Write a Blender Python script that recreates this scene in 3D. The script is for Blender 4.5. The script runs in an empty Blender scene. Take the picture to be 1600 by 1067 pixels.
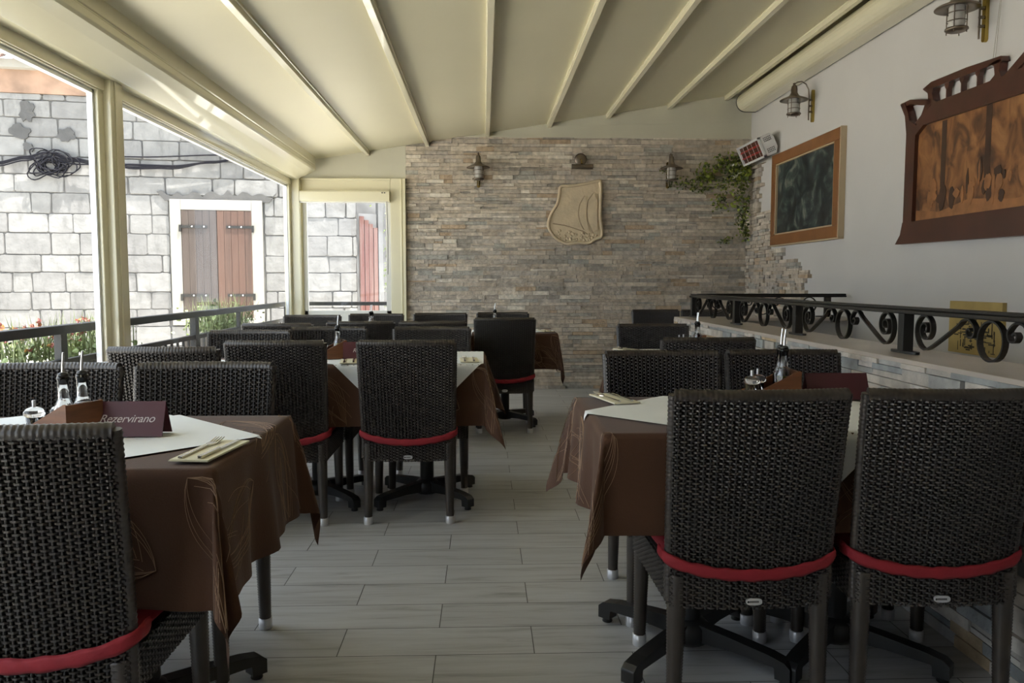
import bpy, math, random
import numpy as np
from mathutils import Vector, Matrix
PI = math.pi
SC = bpy.context.scene
COL = SC.collection

# ------------------------------------------------------------------ camera, sky, sun, exposure
cam_d = bpy.data.cameras.new('camera'); cam = bpy.data.objects.new('camera', cam_d); COL.objects.link(cam)
cam_d.sensor_width = 36.0; cam_d.lens = 1240.0 / 1600.0 * 36.0
cam_d.clip_start = 0.05; cam_d.clip_end = 200
cam.location = (0, 0, 1.15)
cam.rotation_euler = (math.radians(90 - 4.312), 0, math.radians(-2.0265))
SC.camera = cam

world = bpy.data.worlds.new('world'); SC.world = world; world.use_nodes = True
wn = world.node_tree.nodes; wn.clear()
wo = wn.new('ShaderNodeOutputWorld'); wb = wn.new('ShaderNodeBackground')
wb.inputs[0].default_value = (0.80, 0.90, 1.0, 1); wb.inputs[1].default_value = 2.5
world.node_tree.links.new(wb.outputs[0], wo.inputs[0])
sun_d = bpy.data.lights.new('sun', 'SUN'); sun = bpy.data.objects.new('sun', sun_d); COL.objects.link(sun)
sun_d.energy = 14.0; sun_d.angle = math.radians(0.6); sun_d.color = (1.0, 0.955, 0.88)
sun.rotation_euler = Vector((-0.27, 0.14, -0.95)).to_track_quat('-Z', 'Y').to_euler()
SC.view_settings.view_transform = 'Standard'; SC.view_settings.look = 'None'
SC.view_settings.gamma = 1.0; SC.view_settings.use_curve_mapping = False
SC.view_settings.exposure = 0.62
SC.cycles.max_bounces = 10; SC.cycles.diffuse_bounces = 6; SC.cycles.glossy_bounces = 4
SC.cycles.transparent_max_bounces = 16; SC.cycles.transmission_bounces = 8
SC.cycles.use_denoising = True
SC.cycles.sample_clamp_indirect = 6.0
SC.cycles.caustics_refractive = False; SC.cycles.caustics_reflective = False

# ------------------------------------------------------------------ materials
def new_mat(name):
    m = bpy.data.materials.new(name); m.use_nodes = True
    nt = m.node_tree; b = nt.nodes['Principled BSDF']
    return m, nt, b
def mat(name, col, rough=0.5, metal=0.0, spec=0.5, var=0.0, vscale=8.0, bump=0.0, bscale=40.0, sheen=0.0, stretch=None, coat=0.0):
    m, nt, b = new_mat(name)
    b.inputs['Base Color'].default_value = (*col, 1); b.inputs['Roughness'].default_value = rough
    b.inputs['Metallic'].default_value = metal; b.inputs['Specular IOR Level'].default_value = spec
    b.inputs['Coat Weight'].default_value = coat
    if sheen: b.inputs['Sheen Weight'].default_value = sheen
    tc = nt.nodes.new('ShaderNodeTexCoord'); mp = nt.nodes.new('ShaderNodeMapping')
    nt.links.new(tc.outputs['Object'], mp.inputs[0])
    if stretch: mp.inputs['Scale'].default_value = stretch
    if var:
        n = nt.nodes.new('ShaderNodeTexNoise'); n.inputs['Scale'].default_value = vscale; n.inputs['Detail'].default_value = 5
        nt.links.new(mp.outputs[0], n.inputs['Vector'])
        r = nt.nodes.new('ShaderNodeValToRGB')
        r.color_ramp.elements[0].position = 0.3; r.color_ramp.elements[1].position = 0.7
        r.color_ramp.elements[0].color = (*[max(0, c * (1 - var)) for c in col], 1)
        r.color_ramp.elements[1].color = (*[min(1, c * (1 + var)) for c in col], 1)
        nt.links.new(n.outputs[0], r.inputs[0]); nt.links.new(r.outputs[0], b.inputs['Base Color'])
    if bump:
        n2 = nt.nodes.new('ShaderNodeTexNoise'); n2.inputs['Scale'].default_value = bscale; n2.inputs['Detail'].default_value = 4
        nt.links.new(mp.outputs[0], n2.inputs['Vector'])
        bp = nt.nodes.new('ShaderNodeBump'); bp.inputs['Strength'].default_value = bump; bp.inputs['Distance'].default_value = 0.01
        nt.links.new(n2.outputs[0], bp.inputs['Height']); nt.links.new(bp.outputs[0], b.inputs['Normal'])
    return m
def island_mat(name, cols, rough=0.8, mottle=0.25, mscale=14.0, bump=0.5, bscale=30.0, streak=0.0, streakcol=(0.1, 0.1, 0.1)):
    """each loose block of the mesh takes its own stone colour"""
    m, nt, b = new_mat(name); L = nt.links
    g = nt.nodes.new('ShaderNodeNewGeometry'); r = nt.nodes.new('ShaderNodeValToRGB')
    r.color_ramp.interpolation = 'CONSTANT'
    els = r.color_ramp.elements
    tot = sum(w for w, c in cols); acc = 0
    for k, (w, c) in enumerate(cols):
        e = els[0] if k == 0 else (els[1] if k == 1 else els.new(acc / tot))
        e.position = acc / tot; e.color = (*c, 1); acc += w
    L.new(g.outputs['Random Per Island'], r.inputs[0])
    tc = nt.nodes.new('ShaderNodeTexCoord')
    n = nt.nodes.new('ShaderNodeTexNoise'); n.inputs['Scale'].default_value = mscale; n.inputs['Detail'].default_value = 6
    L.new(tc.outputs['Object'], n.inputs['Vector'])
    mr = nt.nodes.new('ShaderNodeMapRange'); mr.inputs['From Min'].default_value = 0.3; mr.inputs['From Max'].default_value = 0.7
    mr.inputs['To Min'].default_value = 1 - mottle; mr.inputs['To Max'].default_value = 1 + mottle
    L.new(n.outputs[0], mr.inputs[0])
    vm = nt.nodes.new('ShaderNodeVectorMath'); vm.operation = 'SCALE'
    L.new(r.outputs[0], vm.inputs[0]); L.new(mr.outputs[0], vm.inputs['Scale'])
    out = vm.outputs[0]
    if streak:
        mp = nt.nodes.new('ShaderNodeMapping'); mp.inputs['Scale'].default_value = (3.0, 3.0, 0.9)
        L.new(tc.outputs['Object'], mp.inputs[0])
        n3 = nt.nodes.new('ShaderNodeTexNoise'); n3.inputs['Scale'].default_value = 2.2; n3.inputs['Detail'].default_value = 9; n3.inputs['Roughness'].default_value = 0.75
        L.new(mp.outputs[0], n3.inputs['Vector'])
        rr = nt.nodes.new('ShaderNodeMapRange'); rr.inputs['From Min'].default_value = 0.52; rr.inputs['From Max'].default_value = 0.72; rr.inputs['To Max'].default_value = streak
        L.new(n3.outputs[0], rr.inputs[0])
        mx = nt.nodes.new('ShaderNodeMix'); mx.data_type = 'RGBA'
        L.new(rr.outputs[0], mx.inputs[0]); L.new(out, mx.inputs[6]); mx.inputs[7].default_value = (*streakcol, 1)
        out = mx.outputs[2]
    L.new(out, b.inputs['Base Color'])
    n2 = nt.nodes.new('ShaderNodeTexNoise'); n2.inputs['Scale'].default_value = bscale; n2.inputs['Detail'].default_value = 5
    L.new(tc.outputs['Object'], n2.inputs['Vector'])
    bp = nt.nodes.new('ShaderNodeBump'); bp.inputs['Strength'].default_value = bump; bp.inputs['Distance'].default_value = 0.012
    L.new(n2.outputs[0], bp.inputs['Height']); L.new(bp.outputs[0], b.inputs['Normal'])
    b.inputs['Roughness'].default_value = rough; b.inputs['Specular IOR Level'].default_value = 0.3
    return m

def floor_mat():
    m, nt, b = new_mat('grey_wood_look_tile'); L = nt.links
    tc = nt.nodes.new('ShaderNodeTexCoord'); mp = nt.nodes.new('ShaderNodeMapping')
    mp.inputs['Location'].default_value = (0.151 + 6.1, -0.038 + 3.9, 0)
    L.new(tc.outputs['Object'], mp.inputs[0])
    br = nt.nodes.new('ShaderNodeTexBrick')
    br.inputs['Scale'].default_value = 1.0; br.inputs['Brick Width'].default_value = 0.61; br.inputs['Row Height'].default_value = 0.195
    br.inputs['Mortar Size'].default_value = 0.0016; br.inputs['Mortar Smooth'].default_value = 0.1
    br.inputs['Color1'].default_value = (0.0, 0, 0, 1); br.inputs['Color2'].default_value = (1, 1, 1, 1)
    br.offset = 0.5; br.offset_frequency = 2
    L.new(mp.outputs[0], br.inputs['Vector'])
    # long grain along the plank, shifted from tile to tile
    sh = nt.nodes.new('ShaderNodeVectorMath'); sh.operation = 'SCALE'; sh.inputs['Scale'].default_value = 7.0
    L.new(br.outputs['Color'], sh.inputs[0])
    ad = nt.nodes.new('ShaderNodeVectorMath'); ad.operation = 'ADD'
    L.new(mp.outputs[0], ad.inputs[0]); L.new(sh.outputs[0], ad.inputs[1])
    m2 = nt.nodes.new('ShaderNodeMapping'); m2.inputs['Scale'].default_value = (1.3, 14.0, 1)
    L.new(ad.outputs[0], m2.inputs[0])
    n = nt.nodes.new('ShaderNodeTexNoise'); n.inputs['Scale'].default_value = 1.9; n.inputs['Detail'].default_value = 9; n.inputs['Roughness'].default_value = 0.62; n.inputs['Distortion'].default_value = 0.6
    L.new(m2.outputs[0], n.inputs['Vector'])
    r = nt.nodes.new('ShaderNodeValToRGB')
    e = r.color_ramp.elements
    e[0].position = 0.28; e[0].color = (0.275, 0.272, 0.268, 1); e[1].position = 0.62; e[1].color = (0.475, 0.485, 0.495, 1)
    x = e.new(0.45); x.color = (0.42, 0.425, 0.43, 1)
    L.new(n.outputs[0], r.inputs[0])
    br2 = nt.nodes.new('ShaderNodeMapRange'); br2.inputs['To Min'].default_value = 0.93; br2.inputs['To Max'].default_value = 1.07
    L.new(br.outputs['Color'], br2.inputs[0])
    vm = nt.nodes.new('ShaderNodeVectorMath'); vm.operation = 'SCALE'
    L.new(r.outputs[0], vm.inputs[0]); L.new(br2.outputs[0], vm.inputs['Scale'])
    mx = nt.nodes.new('ShaderNodeMix'); mx.data_type = 'RGBA'
    L.new(br.outputs['Fac'], mx.inputs[0]); L.new(vm.outputs[0], mx.inputs[6]); mx.inputs[7].default_value = (0.035, 0.032, 0.03, 1)
    L.new(mx.outputs[2], b.inputs['Base Color'])
    b.inputs['Roughness'].default_value = 0.38; b.inputs['Specular IOR Level'].default_value = 0.5
    bp = nt.nodes.new('ShaderNodeBump'); bp.inputs['Strength'].default_value = 0.12; bp.inputs['Distance'].default_value = 0.003
    L.new(n.outputs[0], bp.inputs['Height'])
    bp2 = nt.nodes.new('ShaderNodeBump'); bp2.inputs['Strength'].default_value = 0.6; bp2.inputs['Distance'].default_value = 0.002; bp2.invert = True
    L.new(br.outputs['Fac'], bp2.inputs['Height']); L.new(bp.outputs[0], bp2.inputs['Normal'])
    L.new(bp2.outputs[0], b.inputs['Normal'])
    return m
def glass_sheet():
    m = bpy.data.materials.new('clear_sheet_glazing'); m.use_nodes = True; nt = m.node_tree; nt.nodes.clear(); L = nt.links
    o = nt.nodes.new('ShaderNodeOutputMaterial'); mx = nt.nodes.new('ShaderNodeMixShader')
    t = nt.nodes.new('ShaderNodeBsdfTransparent'); t.inputs[0].default_value = (0.98, 0.98, 0.98, 1)
    g = nt.nodes.new('ShaderNodeBsdfGlossy'); g.inputs['Roughness'].default_value = 0.02
    lw = nt.nodes.new('ShaderNodeLayerWeight'); lw.inputs[0].default_value = 0.5
    pw = nt.nodes.new('ShaderNodeMath'); pw.operation = 'POWER'; pw.inputs[1].default_value = 5; L.new(lw.outputs['Facing'], pw.inputs[0])
    f = nt.nodes.new('ShaderNodeMath'); f.operation = 'MULTIPLY_ADD'; f.inputs[1].default_value = 0.07; f.inputs[2].default_value = 0.015; L.new(pw.outputs[0], f.inputs[0])
    L.new(f.outputs[0], mx.inputs[0]); L.new(t.outputs[0], mx.inputs[1]); L.new(g.outputs[0], mx.inputs[2]); L.new(mx.outputs[0], o.inputs[0])
    return m
def real_glass(name, col=(1, 1, 1), rough=0.02, ior=1.45, frost=0.0):
    m, nt, b = new_mat(name)
    b.inputs['Base Color'].default_value = (*col, 1); b.inputs['Roughness'].default_value = rough
    b.inputs['Transmission Weight'].default_value = 1.0 - frost; b.inputs['IOR'].default_value = ior
    return m
def plank_mat(name, cols, width, rough=0.55, axis='x'):
    """vertical boards with their own weathered tone"""
    m, nt, b = new_mat(name); L = nt.links
    tc = nt.nodes.new('ShaderNodeTexCoord'); sp = nt.nodes.new('ShaderNodeSeparateXYZ'); L.new(tc.outputs['Object'], sp.inputs[0])
    dv = nt.nodes.new('ShaderNodeMath'); dv.operation = 'DIVIDE'; dv.inputs[1].default_value = width
    L.new(sp.outputs[0], dv.inputs[0])
    fl = nt.nodes.new('ShaderNodeMath'); fl.operation = 'FLOOR'; L.new(dv.outputs[0], fl.inputs[0])
    wnz = nt.nodes.new('ShaderNodeTexWhiteNoise'); wnz.noise_dimensions = '1D'; L.new(fl.outputs[0], wnz.inputs['W'])
    mp = nt.nodes.new('ShaderNodeMapping'); mp.inputs['Scale'].default_value = (26, 26, 1.6); L.new(tc.outputs['Object'], mp.inputs[0])
    n = nt.nodes.new('ShaderNodeTexNoise'); n.inputs['Scale'].default_value = 1.4; n.inputs['Detail'].default_value = 6
    L.new(mp.outputs[0], n.inputs['Vector'])
    ma = nt.nodes.new('ShaderNodeMath'); ma.operation = 'MULTIPLY_ADD'; ma.inputs[1].default_value = 0.45
    L.new(wnz.outputs['Value'], ma.inputs[0])
    sb = nt.nodes.new('ShaderNodeMath'); sb.operation = 'MULTIPLY'; sb.inputs[1].default_value = 0.6; L.new(n.outputs[0], sb.inputs[0])
    L.new(sb.outputs[0], ma.inputs[2])
    r = nt.nodes.new('ShaderNodeValToRGB'); e = r.color_ramp.elements
    e[0].position = 0.2; e[0].color = (*cols[0], 1); e[1].position = 0.8; e[1].color = (*cols[-1], 1)
    if len(cols) > 2: q = e.new(0.5); q.color = (*cols[1], 1)
    L.new(ma.outputs[0], r.inputs[0]); L.new(r.outputs[0], b.inputs['Base Color'])
    b.inputs['Roughness'].default_value = rough
    return m
def painting_mat(name, stops, scale=(2, 2, 2), nscale=2.0, dist=1.5, rough=0.45):
    m, nt, b = new_mat(name); L = nt.links
    tc = nt.nodes.new('ShaderNodeTexCoord'); mp = nt.nodes.new('ShaderNodeMapping'); mp.inputs['Scale'].default_value = scale
    L.new(tc.outputs['Object'], mp.inputs[0])
    n = nt.nodes.new('ShaderNodeTexNoise'); n.inputs['Scale'].default_value = nscale; n.inputs['Detail'].default_value = 8; n.inputs['Distortion'].default_value = dist
    L.new(mp.outputs[0], n.inputs['Vector'])
    r = nt.nodes.new('ShaderNodeValToRGB'); e = r.color_ramp.elements
    e[0].position = stops[0][0]; e[0].color = (*stops[0][1], 1); e[1].position = stops[-1][0]; e[1].color = (*stops[-1][1], 1)
    for p, c in stops[1:-1]: q = e.new(p); q.color = (*c, 1)
    L.new(n.outputs[0], r.inputs[0]); L.new(r.outputs[0], b.inputs['Base Color']); b.inputs['Roughness'].default_value = rough
    return m

MT = dict(
    floor=floor_mat(),
    plaster=mat('white_plaster', (0.56, 0.545, 0.53), 0.9, var=0.03, vscale=1.5, bump=0.05, bscale=60),
    cream=mat('cream_lacquered_aluminium', (0.70, 0.655, 0.475), 0.2, coat=0.4),
    creamdull=mat('cream_panel', (0.56, 0.54, 0.435), 0.6, var=0.03, vscale=3),
    fabric_roof=mat('cream_pvc_roof_fabric', (0.68, 0.63, 0.45), 0.45, var=0.03, vscale=0.9, bump=0.08, bscale=2.5),
    silver=mat('brushed_silver_strip', (0.75, 0.76, 0.78), 0.3, 0.6),
    clad=island_mat('split_face_slate', [(5, (0.498, 0.430, 0.349)), (4, (0.427, 0.374, 0.314)), (3, (0.598, 0.529, 0.441)), (2, (0.323, 0.295, 0.255)), (3, (0.443, 0.375, 0.302)), (2, (0.383, 0.366, 0.326)), (2, (0.533, 0.468, 0.388)), (1, (0.441, 0.337, 0.236)), (1, (0.668, 0.612, 0.523)), (3, (0.462, 0.414, 0.361))], bump=0.7, mscale=20),
    clad2=island_mat('pale_split_quartzite', [(4, (0.52, 0.475, 0.42)), (3, (0.36, 0.36, 0.35)), (2, (0.62, 0.58, 0.53)), (1, (0.45, 0.345, 0.22)), (3, (0.43, 0.40, 0.36)), (2, (0.30, 0.315, 0.315))], bump=0.5, mscale=16),
    limestone=island_mat('white_limestone_blocks', [(3, (0.178, 0.176, 0.172)), (3, (0.156, 0.154, 0.152)), (2, (0.195, 0.193, 0.189))], mottle=0.14, mscale=7, bump=0.8, bscale=14, streak=0.75, streakcol=(0.085, 0.083, 0.082)),
    mortar=mat('grey_mortar', (0.10, 0.098, 0.096), 0.95, var=0.3, vscale=4, bump=0.4, bscale=20),
    cement=mat('grey_cement_patch', (0.07, 0.069, 0.069), 0.95, var=0.2, vscale=6, bump=0.4, bscale=20),
    marble=mat('pinkish_marble_ledge', (0.46, 0.405, 0.355), 0.35, var=0.12, vscale=3, coat=0.2),
    iron=mat('black_wrought_iron', (0.018, 0.017, 0.015), 0.42, 0.3, bump=0.08, bscale=80),
    greyiron=mat('dark_grey_painted_steel', (0.022, 0.023, 0.024), 0.5),
    wicker=mat('dark_brown_rattan', (0.038, 0.030, 0.024), 0.36, spec=0.6, var=0.15, vscale=30),
    ribbon=mat('woven_rattan_strand', (0.038, 0.031, 0.025), 0.32, spec=0.6, var=0.12, vscale=30),
    shaded_stake=mat('shaded_rattan_stake', (0.016, 0.013, 0.011), 0.5),  # strand colour darkened: shade between the woven strands put into the stakes
    whiteframe=mat('white_frame_paint', (0.70, 0.69, 0.64), 0.4),
    wickercore=mat('rattan_deck_and_gap_shade', (0.010, 0.009, 0.008), 0.8),  # near-black shade for the weave gaps, also the seat deck
    red=mat('crimson_cushion_fabric', (0.27, 0.012, 0.022), 0.75, var=0.1, vscale=20, bump=0.25, bscale=50),
    chrome=mat('silver_leg_cap', (0.62, 0.62, 0.64), 0.35, 0.5),
    cloth=mat('brown_tablecloth', (0.066, 0.026, 0.0105), 0.75, spec=0.35, var=0.12, vscale=3.0, bump=0.12, bscale=220, sheen=0.1),
    thread=mat('pale_embroidery_thread', (0.30, 0.19, 0.12), 0.6),
    white=mat('white_table_overlay', (0.78, 0.81, 0.83), 0.8, var=0.03, vscale=6, bump=0.05, bscale=12),
    napkin=mat('cream_paper_napkin', (0.72, 0.68, 0.52), 0.9),
    steel=mat('polished_steel', (0.66, 0.65, 0.62), 0.2, 1.0),
    wood=mat('reddish_wood_caddy', (0.155, 0.058, 0.022), 0.45, var=0.25, vscale=10, stretch=(1, 1, 6)),
    black=mat('black_plastic', (0.012, 0.012, 0.012), 0.35),
    pewter=mat('aged_bronze', (0.20, 0.165, 0.13), 0.35, 0.8),
    brass=mat('polished_brass', (0.46, 0.34, 0.09), 0.22, 1.0),
    frost=mat('frosted_lamp_glass', (0.50, 0.48, 0.45), 0.45, var=0.03),
    glass=real_glass('clear_glass'),
    oil=mat('yellow_oil', (0.42, 0.36, 0.02), 0.1, coat=0.6),
    vinegar=mat('red_vinegar', (0.16, 0.010, 0.010), 0.1, coat=0.6),
    salt=mat('white_salt', (0.8, 0.8, 0.78), 0.8),
    pepper=mat('dark_pepper', (0.10, 0.09, 0.08), 0.9, var=0.5, vscale=300),
    burgundy=mat('burgundy_card', (0.075, 0.012, 0.022), 0.4),
    cardtext=mat('silver_lettering', (0.62, 0.55, 0.55), 0.5),
    whiteplastic=mat('white_enamel', (0.70, 0.70, 0.70), 0.35),
    heatred=mat('red_heater_element', (0.40, 0.02, 0.012), 0.3),
    heatin=mat('heater_reflector', (0.20, 0.07, 0.045), 0.3, 0.6),
    framewood=mat('orange_brown_frame_wood', (0.22, 0.092, 0.030), 0.45, var=0.2, vscale=5, stretch=(1, 1, 1)),
    framelight=mat('pale_frame_side', (0.47, 0.37, 0.24), 0.5),
    mahogany=mat('dark_mahogany', (0.060, 0.016, 0.009), 0.38, var=0.25, vscale=6, coat=0.3),
    leaf=mat('ivy_leaf_green', (0.23, 0.28, 0.035), 0.5, var=0.5, vscale=7),
    leafd=mat('dark_ivy_leaf', (0.075, 0.11, 0.022), 0.5, var=0.4, vscale=9),
    leafb=mat('sunny_green_leaf', (0.20, 0.26, 0.10), 0.6, var=0.4, vscale=9),
    grassy=mat('yellow_green_blade', (0.19, 0.23, 0.10), 0.6, var=0.3, vscale=9),
    flower=mat('red_flower_petals', (0.36, 0.13, 0.11), 0.7, var=0.4, vscale=12),
    flowery=mat('yellow_flower_petals', (0.33, 0.19, 0.06), 0.7, var=0.3, vscale=12),
    stem=mat('brown_stem', (0.09, 0.07, 0.03), 0.8),
    terracotta=mat('dark_planter', (0.07, 0.06, 0.05), 0.7),
    carved=mat('carved_sandstone', (0.58, 0.475, 0.33), 0.85, var=0.12, vscale=9, bump=0.5, bscale=35),
    groove=mat('carved_groove_stone', (0.34, 0.26, 0.175), 0.9, bump=0.5, bscale=40),
    surround=mat('white_window_surround', (0.24, 0.23, 0.205), 0.8, var=0.04, vscale=4, bump=0.1, bscale=12),
    shutter_l=plank_mat('weathered_brown_boards', [(0.026, 0.016, 0.012), (0.050, 0.035, 0.028), (0.040, 0.021, 0.014)], 0.085),
    shutter_r=plank_mat('warm_brown_boards', [(0.045, 0.022, 0.014), (0.085, 0.043, 0.028), (0.062, 0.028, 0.017)], 0.085),
    redboard=plank_mat('faded_red_boards', [(0.09, 0.025, 0.02), (0.15, 0.09, 0.075), (0.11, 0.04, 0.035)], 0.06),
    orangestone=mat('orange_render_band', (0.24, 0.155, 0.11), 0.9, var=0.35, vscale=3.5, bump=0.4, bscale=12),
    tile=mat('old_roof_tile', (0.20, 0.13, 0.11), 0.9, var=0.3, vscale=4, bump=0.3, bscale=20),
    street=mat('pale_stone_paving', (0.76, 0.73, 0.66), 0.8, var=0.05, vscale=1.2, bump=0.2, bscale=10),
    cable=mat('black_rubber_cable', (0.006, 0.006, 0.010), 0.8, spec=0.2),
    board=mat('yellow_wood_print', (0.40, 0.29, 0.10), 0.6, var=0.15, vscale=7),
    ink=mat('dark_print_ink', (0.035, 0.028, 0.016), 0.7),
    greyrender=mat('grey_render', (0.15, 0.15, 0.15), 0.9, var=0.35, vscale=3, bump=0.3, bscale=15),
    sheet=glass_sheet(),
)
MT['dark_art'] = painting_mat('dark_stormy_painting', [(0.30, (0.008, 0.010, 0.010)), (0.48, (0.018, 0.026, 0.028)), (0.58, (0.045, 0.065, 0.062)), (0.70, (0.17, 0.18, 0.145))], (1, 2.4, 2.6), 1.9, 1.5)
MT['amber_art'] = painting_mat('amber_brown_scene_print', [(0.28, (0.035, 0.016, 0.010)), (0.42, (0.11, 0.045, 0.018)), (0.55, (0.25, 0.105, 0.038)), (0.70, (0.36, 0.17, 0.065))], (1, 5.0, 3.2), 1.7, 1.0)

# ------------------------------------------------------------------ mesh collector
class MB:
    def __init__(s): s.v = []; s.f = []; s.m = []; s.mi = 0; s.smooth = []; s.sm = False
    def add(s, vs, fs, mi=None, sm=None):
        o = len(s.v); s.v.extend([tuple(map(float, p)) for p in vs])
        for f in fs: s.f.append(tuple(o + i for i in f)); s.m.append(s.mi if mi is None else mi); s.smooth.append(s.sm if sm is None else sm)
    def box(s, x0, x1, y0, y1, z0, z1, M=None, mi=None):
        vs = [Vector((x, y, z)) for x in (x0, x1) for y in (y0, y1) for z in (z0, z1)]
        if M is not None: vs = [M @ p for p in vs]
        s.add(vs, [(0, 1, 3, 2), (4, 6, 7, 5), (0, 4, 5, 1), (2, 3, 7, 6), (0, 2, 6, 4), (1, 5, 7, 3)], mi, False)
    def prism(s, poly, f0, f1, mi=None, sm=False):
        """poly: 2D points; f0/f1 map a 2D point to 3D on the near / far face"""
        n = len(poly); a = [f0(*p) for p in poly]; b = [f1(*p) for p in poly]
        s.add(a + b, [tuple(range(n - 1, -1, -1)), tuple(range(n, 2 * n))], mi, False)
        s.add(a + b, [(i, (i + 1) % n, n + (i + 1) % n, n + i) for i in range(n)], mi, sm)
    def tube(s, pts, r, n=8, closed=False, mi=None, cap=True, flat=None, up=None):
        pts = [Vector(p) for p in pts]; N = len(pts)
        rs = r if isinstance(r, (list, tuple)) else [r] * N
        vs = []; prev = None
        for i, p in enumerate(pts):
            if closed: t = pts[(i + 1) % N] - pts[i - 1]
            else: t = pts[min(i + 1, N - 1)] - pts[max(i - 1, 0)]
            if t.length < 1e-9: t = Vector((0, 0, 1))
            t.normalize()
            if up is not None:
                u = Vector(up) - t * t.dot(Vector(up))
                if u.length < 1e-4: u = t.orthogonal()
            elif prev is None: u = t.orthogonal()
            else:
                u = prev - t * t.dot(prev)
                if u.length < 1e-4: u = t.orthogonal()
            u.normalize(); prev = u; w = t.cross(u)
            fu, fw = (1, 1) if flat is None else flat
            for k in range(n):
                a = 2 * PI * (k + 0.5) / n
                vs.append(p + u * (math.cos(a) * rs[i] * fu) + w * (math.sin(a) * rs[i] * fw))
        fs = []
        for i in range(N if closed else N - 1):
            j = (i + 1) % N
            for k in range(n): fs.append((i * n + k, i * n + (k + 1) % n, j * n + (k + 1) % n, j * n + k))
        s.add(vs, fs, mi, n > 4)
        if cap and not closed:
            s.add(vs[:n], [tuple(range(n - 1, -1, -1))], mi, False); s.add(vs[-n:], [tuple(range(n))], mi, False)
    def lathe(s, prof, n=20, M=None, mi=None):
        """prof: (r,z) list"""
        vs = []
        for r, z in prof:
            for k in range(n):
                a = 2 * PI * k / n; p = Vector((r * math.cos(a), r * math.sin(a), z))
                vs.append(M @ p if M is not None else p)
        fs = []
        for i in range(len(prof) - 1):
            for k in range(n): fs.append((i * n + k, i * n + (k + 1) % n, (i + 1) * n + (k + 1) % n, (i + 1) * n + k))
        s.add(vs, fs, mi, True)
        if prof[0][0] > 1e-5: s.add(vs[:n], [tuple(range(n - 1, -1, -1))], mi, False)
        if prof[-1][0] > 1e-5: s.add(vs[-n:], [tuple(range(n))], mi, False)
    def build(s, name, mats, parent=None, bevel=0, loc=None):
        me = bpy.data.meshes.new(name); me.from_pydata(s.v, [], s.f)
        mats = mats if isinstance(mats, (list, tuple)) else [mats]
        for m in mats: me.materials.append(MT[m] if isinstance(m, str) else m)
        me.polygons.foreach_set('material_index', s.m); me.polygons.foreach_set('use_smooth', s.smooth)
        me.validate(); me.update()
        o = bpy.data.objects.new(name, me); COL.objects.link(o)
        if parent is not None: o.parent = parent
        if loc: o.location = loc
        if bevel:
            b = o.modifiers.new('bevel', 'BEVEL'); b.width = bevel; b.segments = 2; b.limit_method = 'ANGLE'
        return o
def tag(o, label, cat, group=None, kind=None):
    o['label'] = label; o['category'] = cat
    if group: o['group'] = group
    if kind: o['kind'] = kind
    return o
def struct(o, label=None):
    o['kind'] = 'structure'
    if label: o['label'] = label
    return o
def empty(name, loc=(0, 0, 0), rz=0.0):
    o = bpy.data.objects.new(name, None); COL.objects.link(o); o.location = loc; o.rotation_euler = (0, 0, rz)
    o.empty_display_size = 0.1
    return o
def copy_tree(o, parent=None):
    c = o.copy(); COL.objects.link(c); c.parent = parent
    for ch in list(o.children): copy_tree(ch, c)
    return c
def boxobj(name, m, dims, parent=None, bevel=0):
    b = MB(); b.box(*dims); return b.build(name, m, parent, bevel)

# ------------------------------------------------------------------ setting: shell
XR, YB, XL = 2.84, 8.50, -2.0
def zc(x): return 2.418 + 0.1578 * (x + 1.775)       # roof fabric height
struct(boxobj('floor', 'floor', (-2.25, XR + 0.1, -3.0, YB + 0.1, -0.12, 0.0)))
b = MB(); b.prism([(-1.99, 2.40), (-1.75, zc(-1.75)), (XR + 0.1, zc(XR + 0.1)), (XR + 0.1, zc(XR + 0.1) + 0.05), (-1.99, zc(-1.99) + 0.06)], lambda x, z: Vector((x, -3.0, z)), lambda x, z: Vector((x, YB + 0.1, z)))
struct(b.build('ceiling', 'fabric_roof'))
for i, x in enumerate((-1.209, -0.587, 0.044, 0.691, 1.313, 1.958, 2.565)):
    b = MB(); w = 0.027; z = zc(x)
    b.prism([(x - w, z + 0.02), (x - w, z - 0.012), (x - w + 0.006, z - 0.012), (x - w + 0.006, z - 0.046), (x + w - 0.006, z - 0.046), (x + w - 0.006, z - 0.012), (x + w, z - 0.012), (x + w, z + 0.02)],
            lambda X, Z: Vector((X, -3.0, Z)), lambda X, Z: Vector((X, YB - 0.03, Z)))
    o = b.build('ceiling_batten', 'cream', bevel=0.003)
    struct(o)
b = MB(); b.box(-0.84, XR + 0.14, YB, YB + 0.2, 0, 3.4); struct(b.build('wall_back', 'plaster'))
b = MB(); b.box(XR, XR + 0.14, -3.0, YB, -0.1, 3.4); struct(b.build('wall_right', 'plaster'))
b = MB(); b.box(XL - 0.1, XR, -3.1, -3.0, -0.1, 3.3); struct(b.build('wall_front', 'mahogany'))  # unseen wall behind the camera, closed and dark to dim the chair backs
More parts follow.
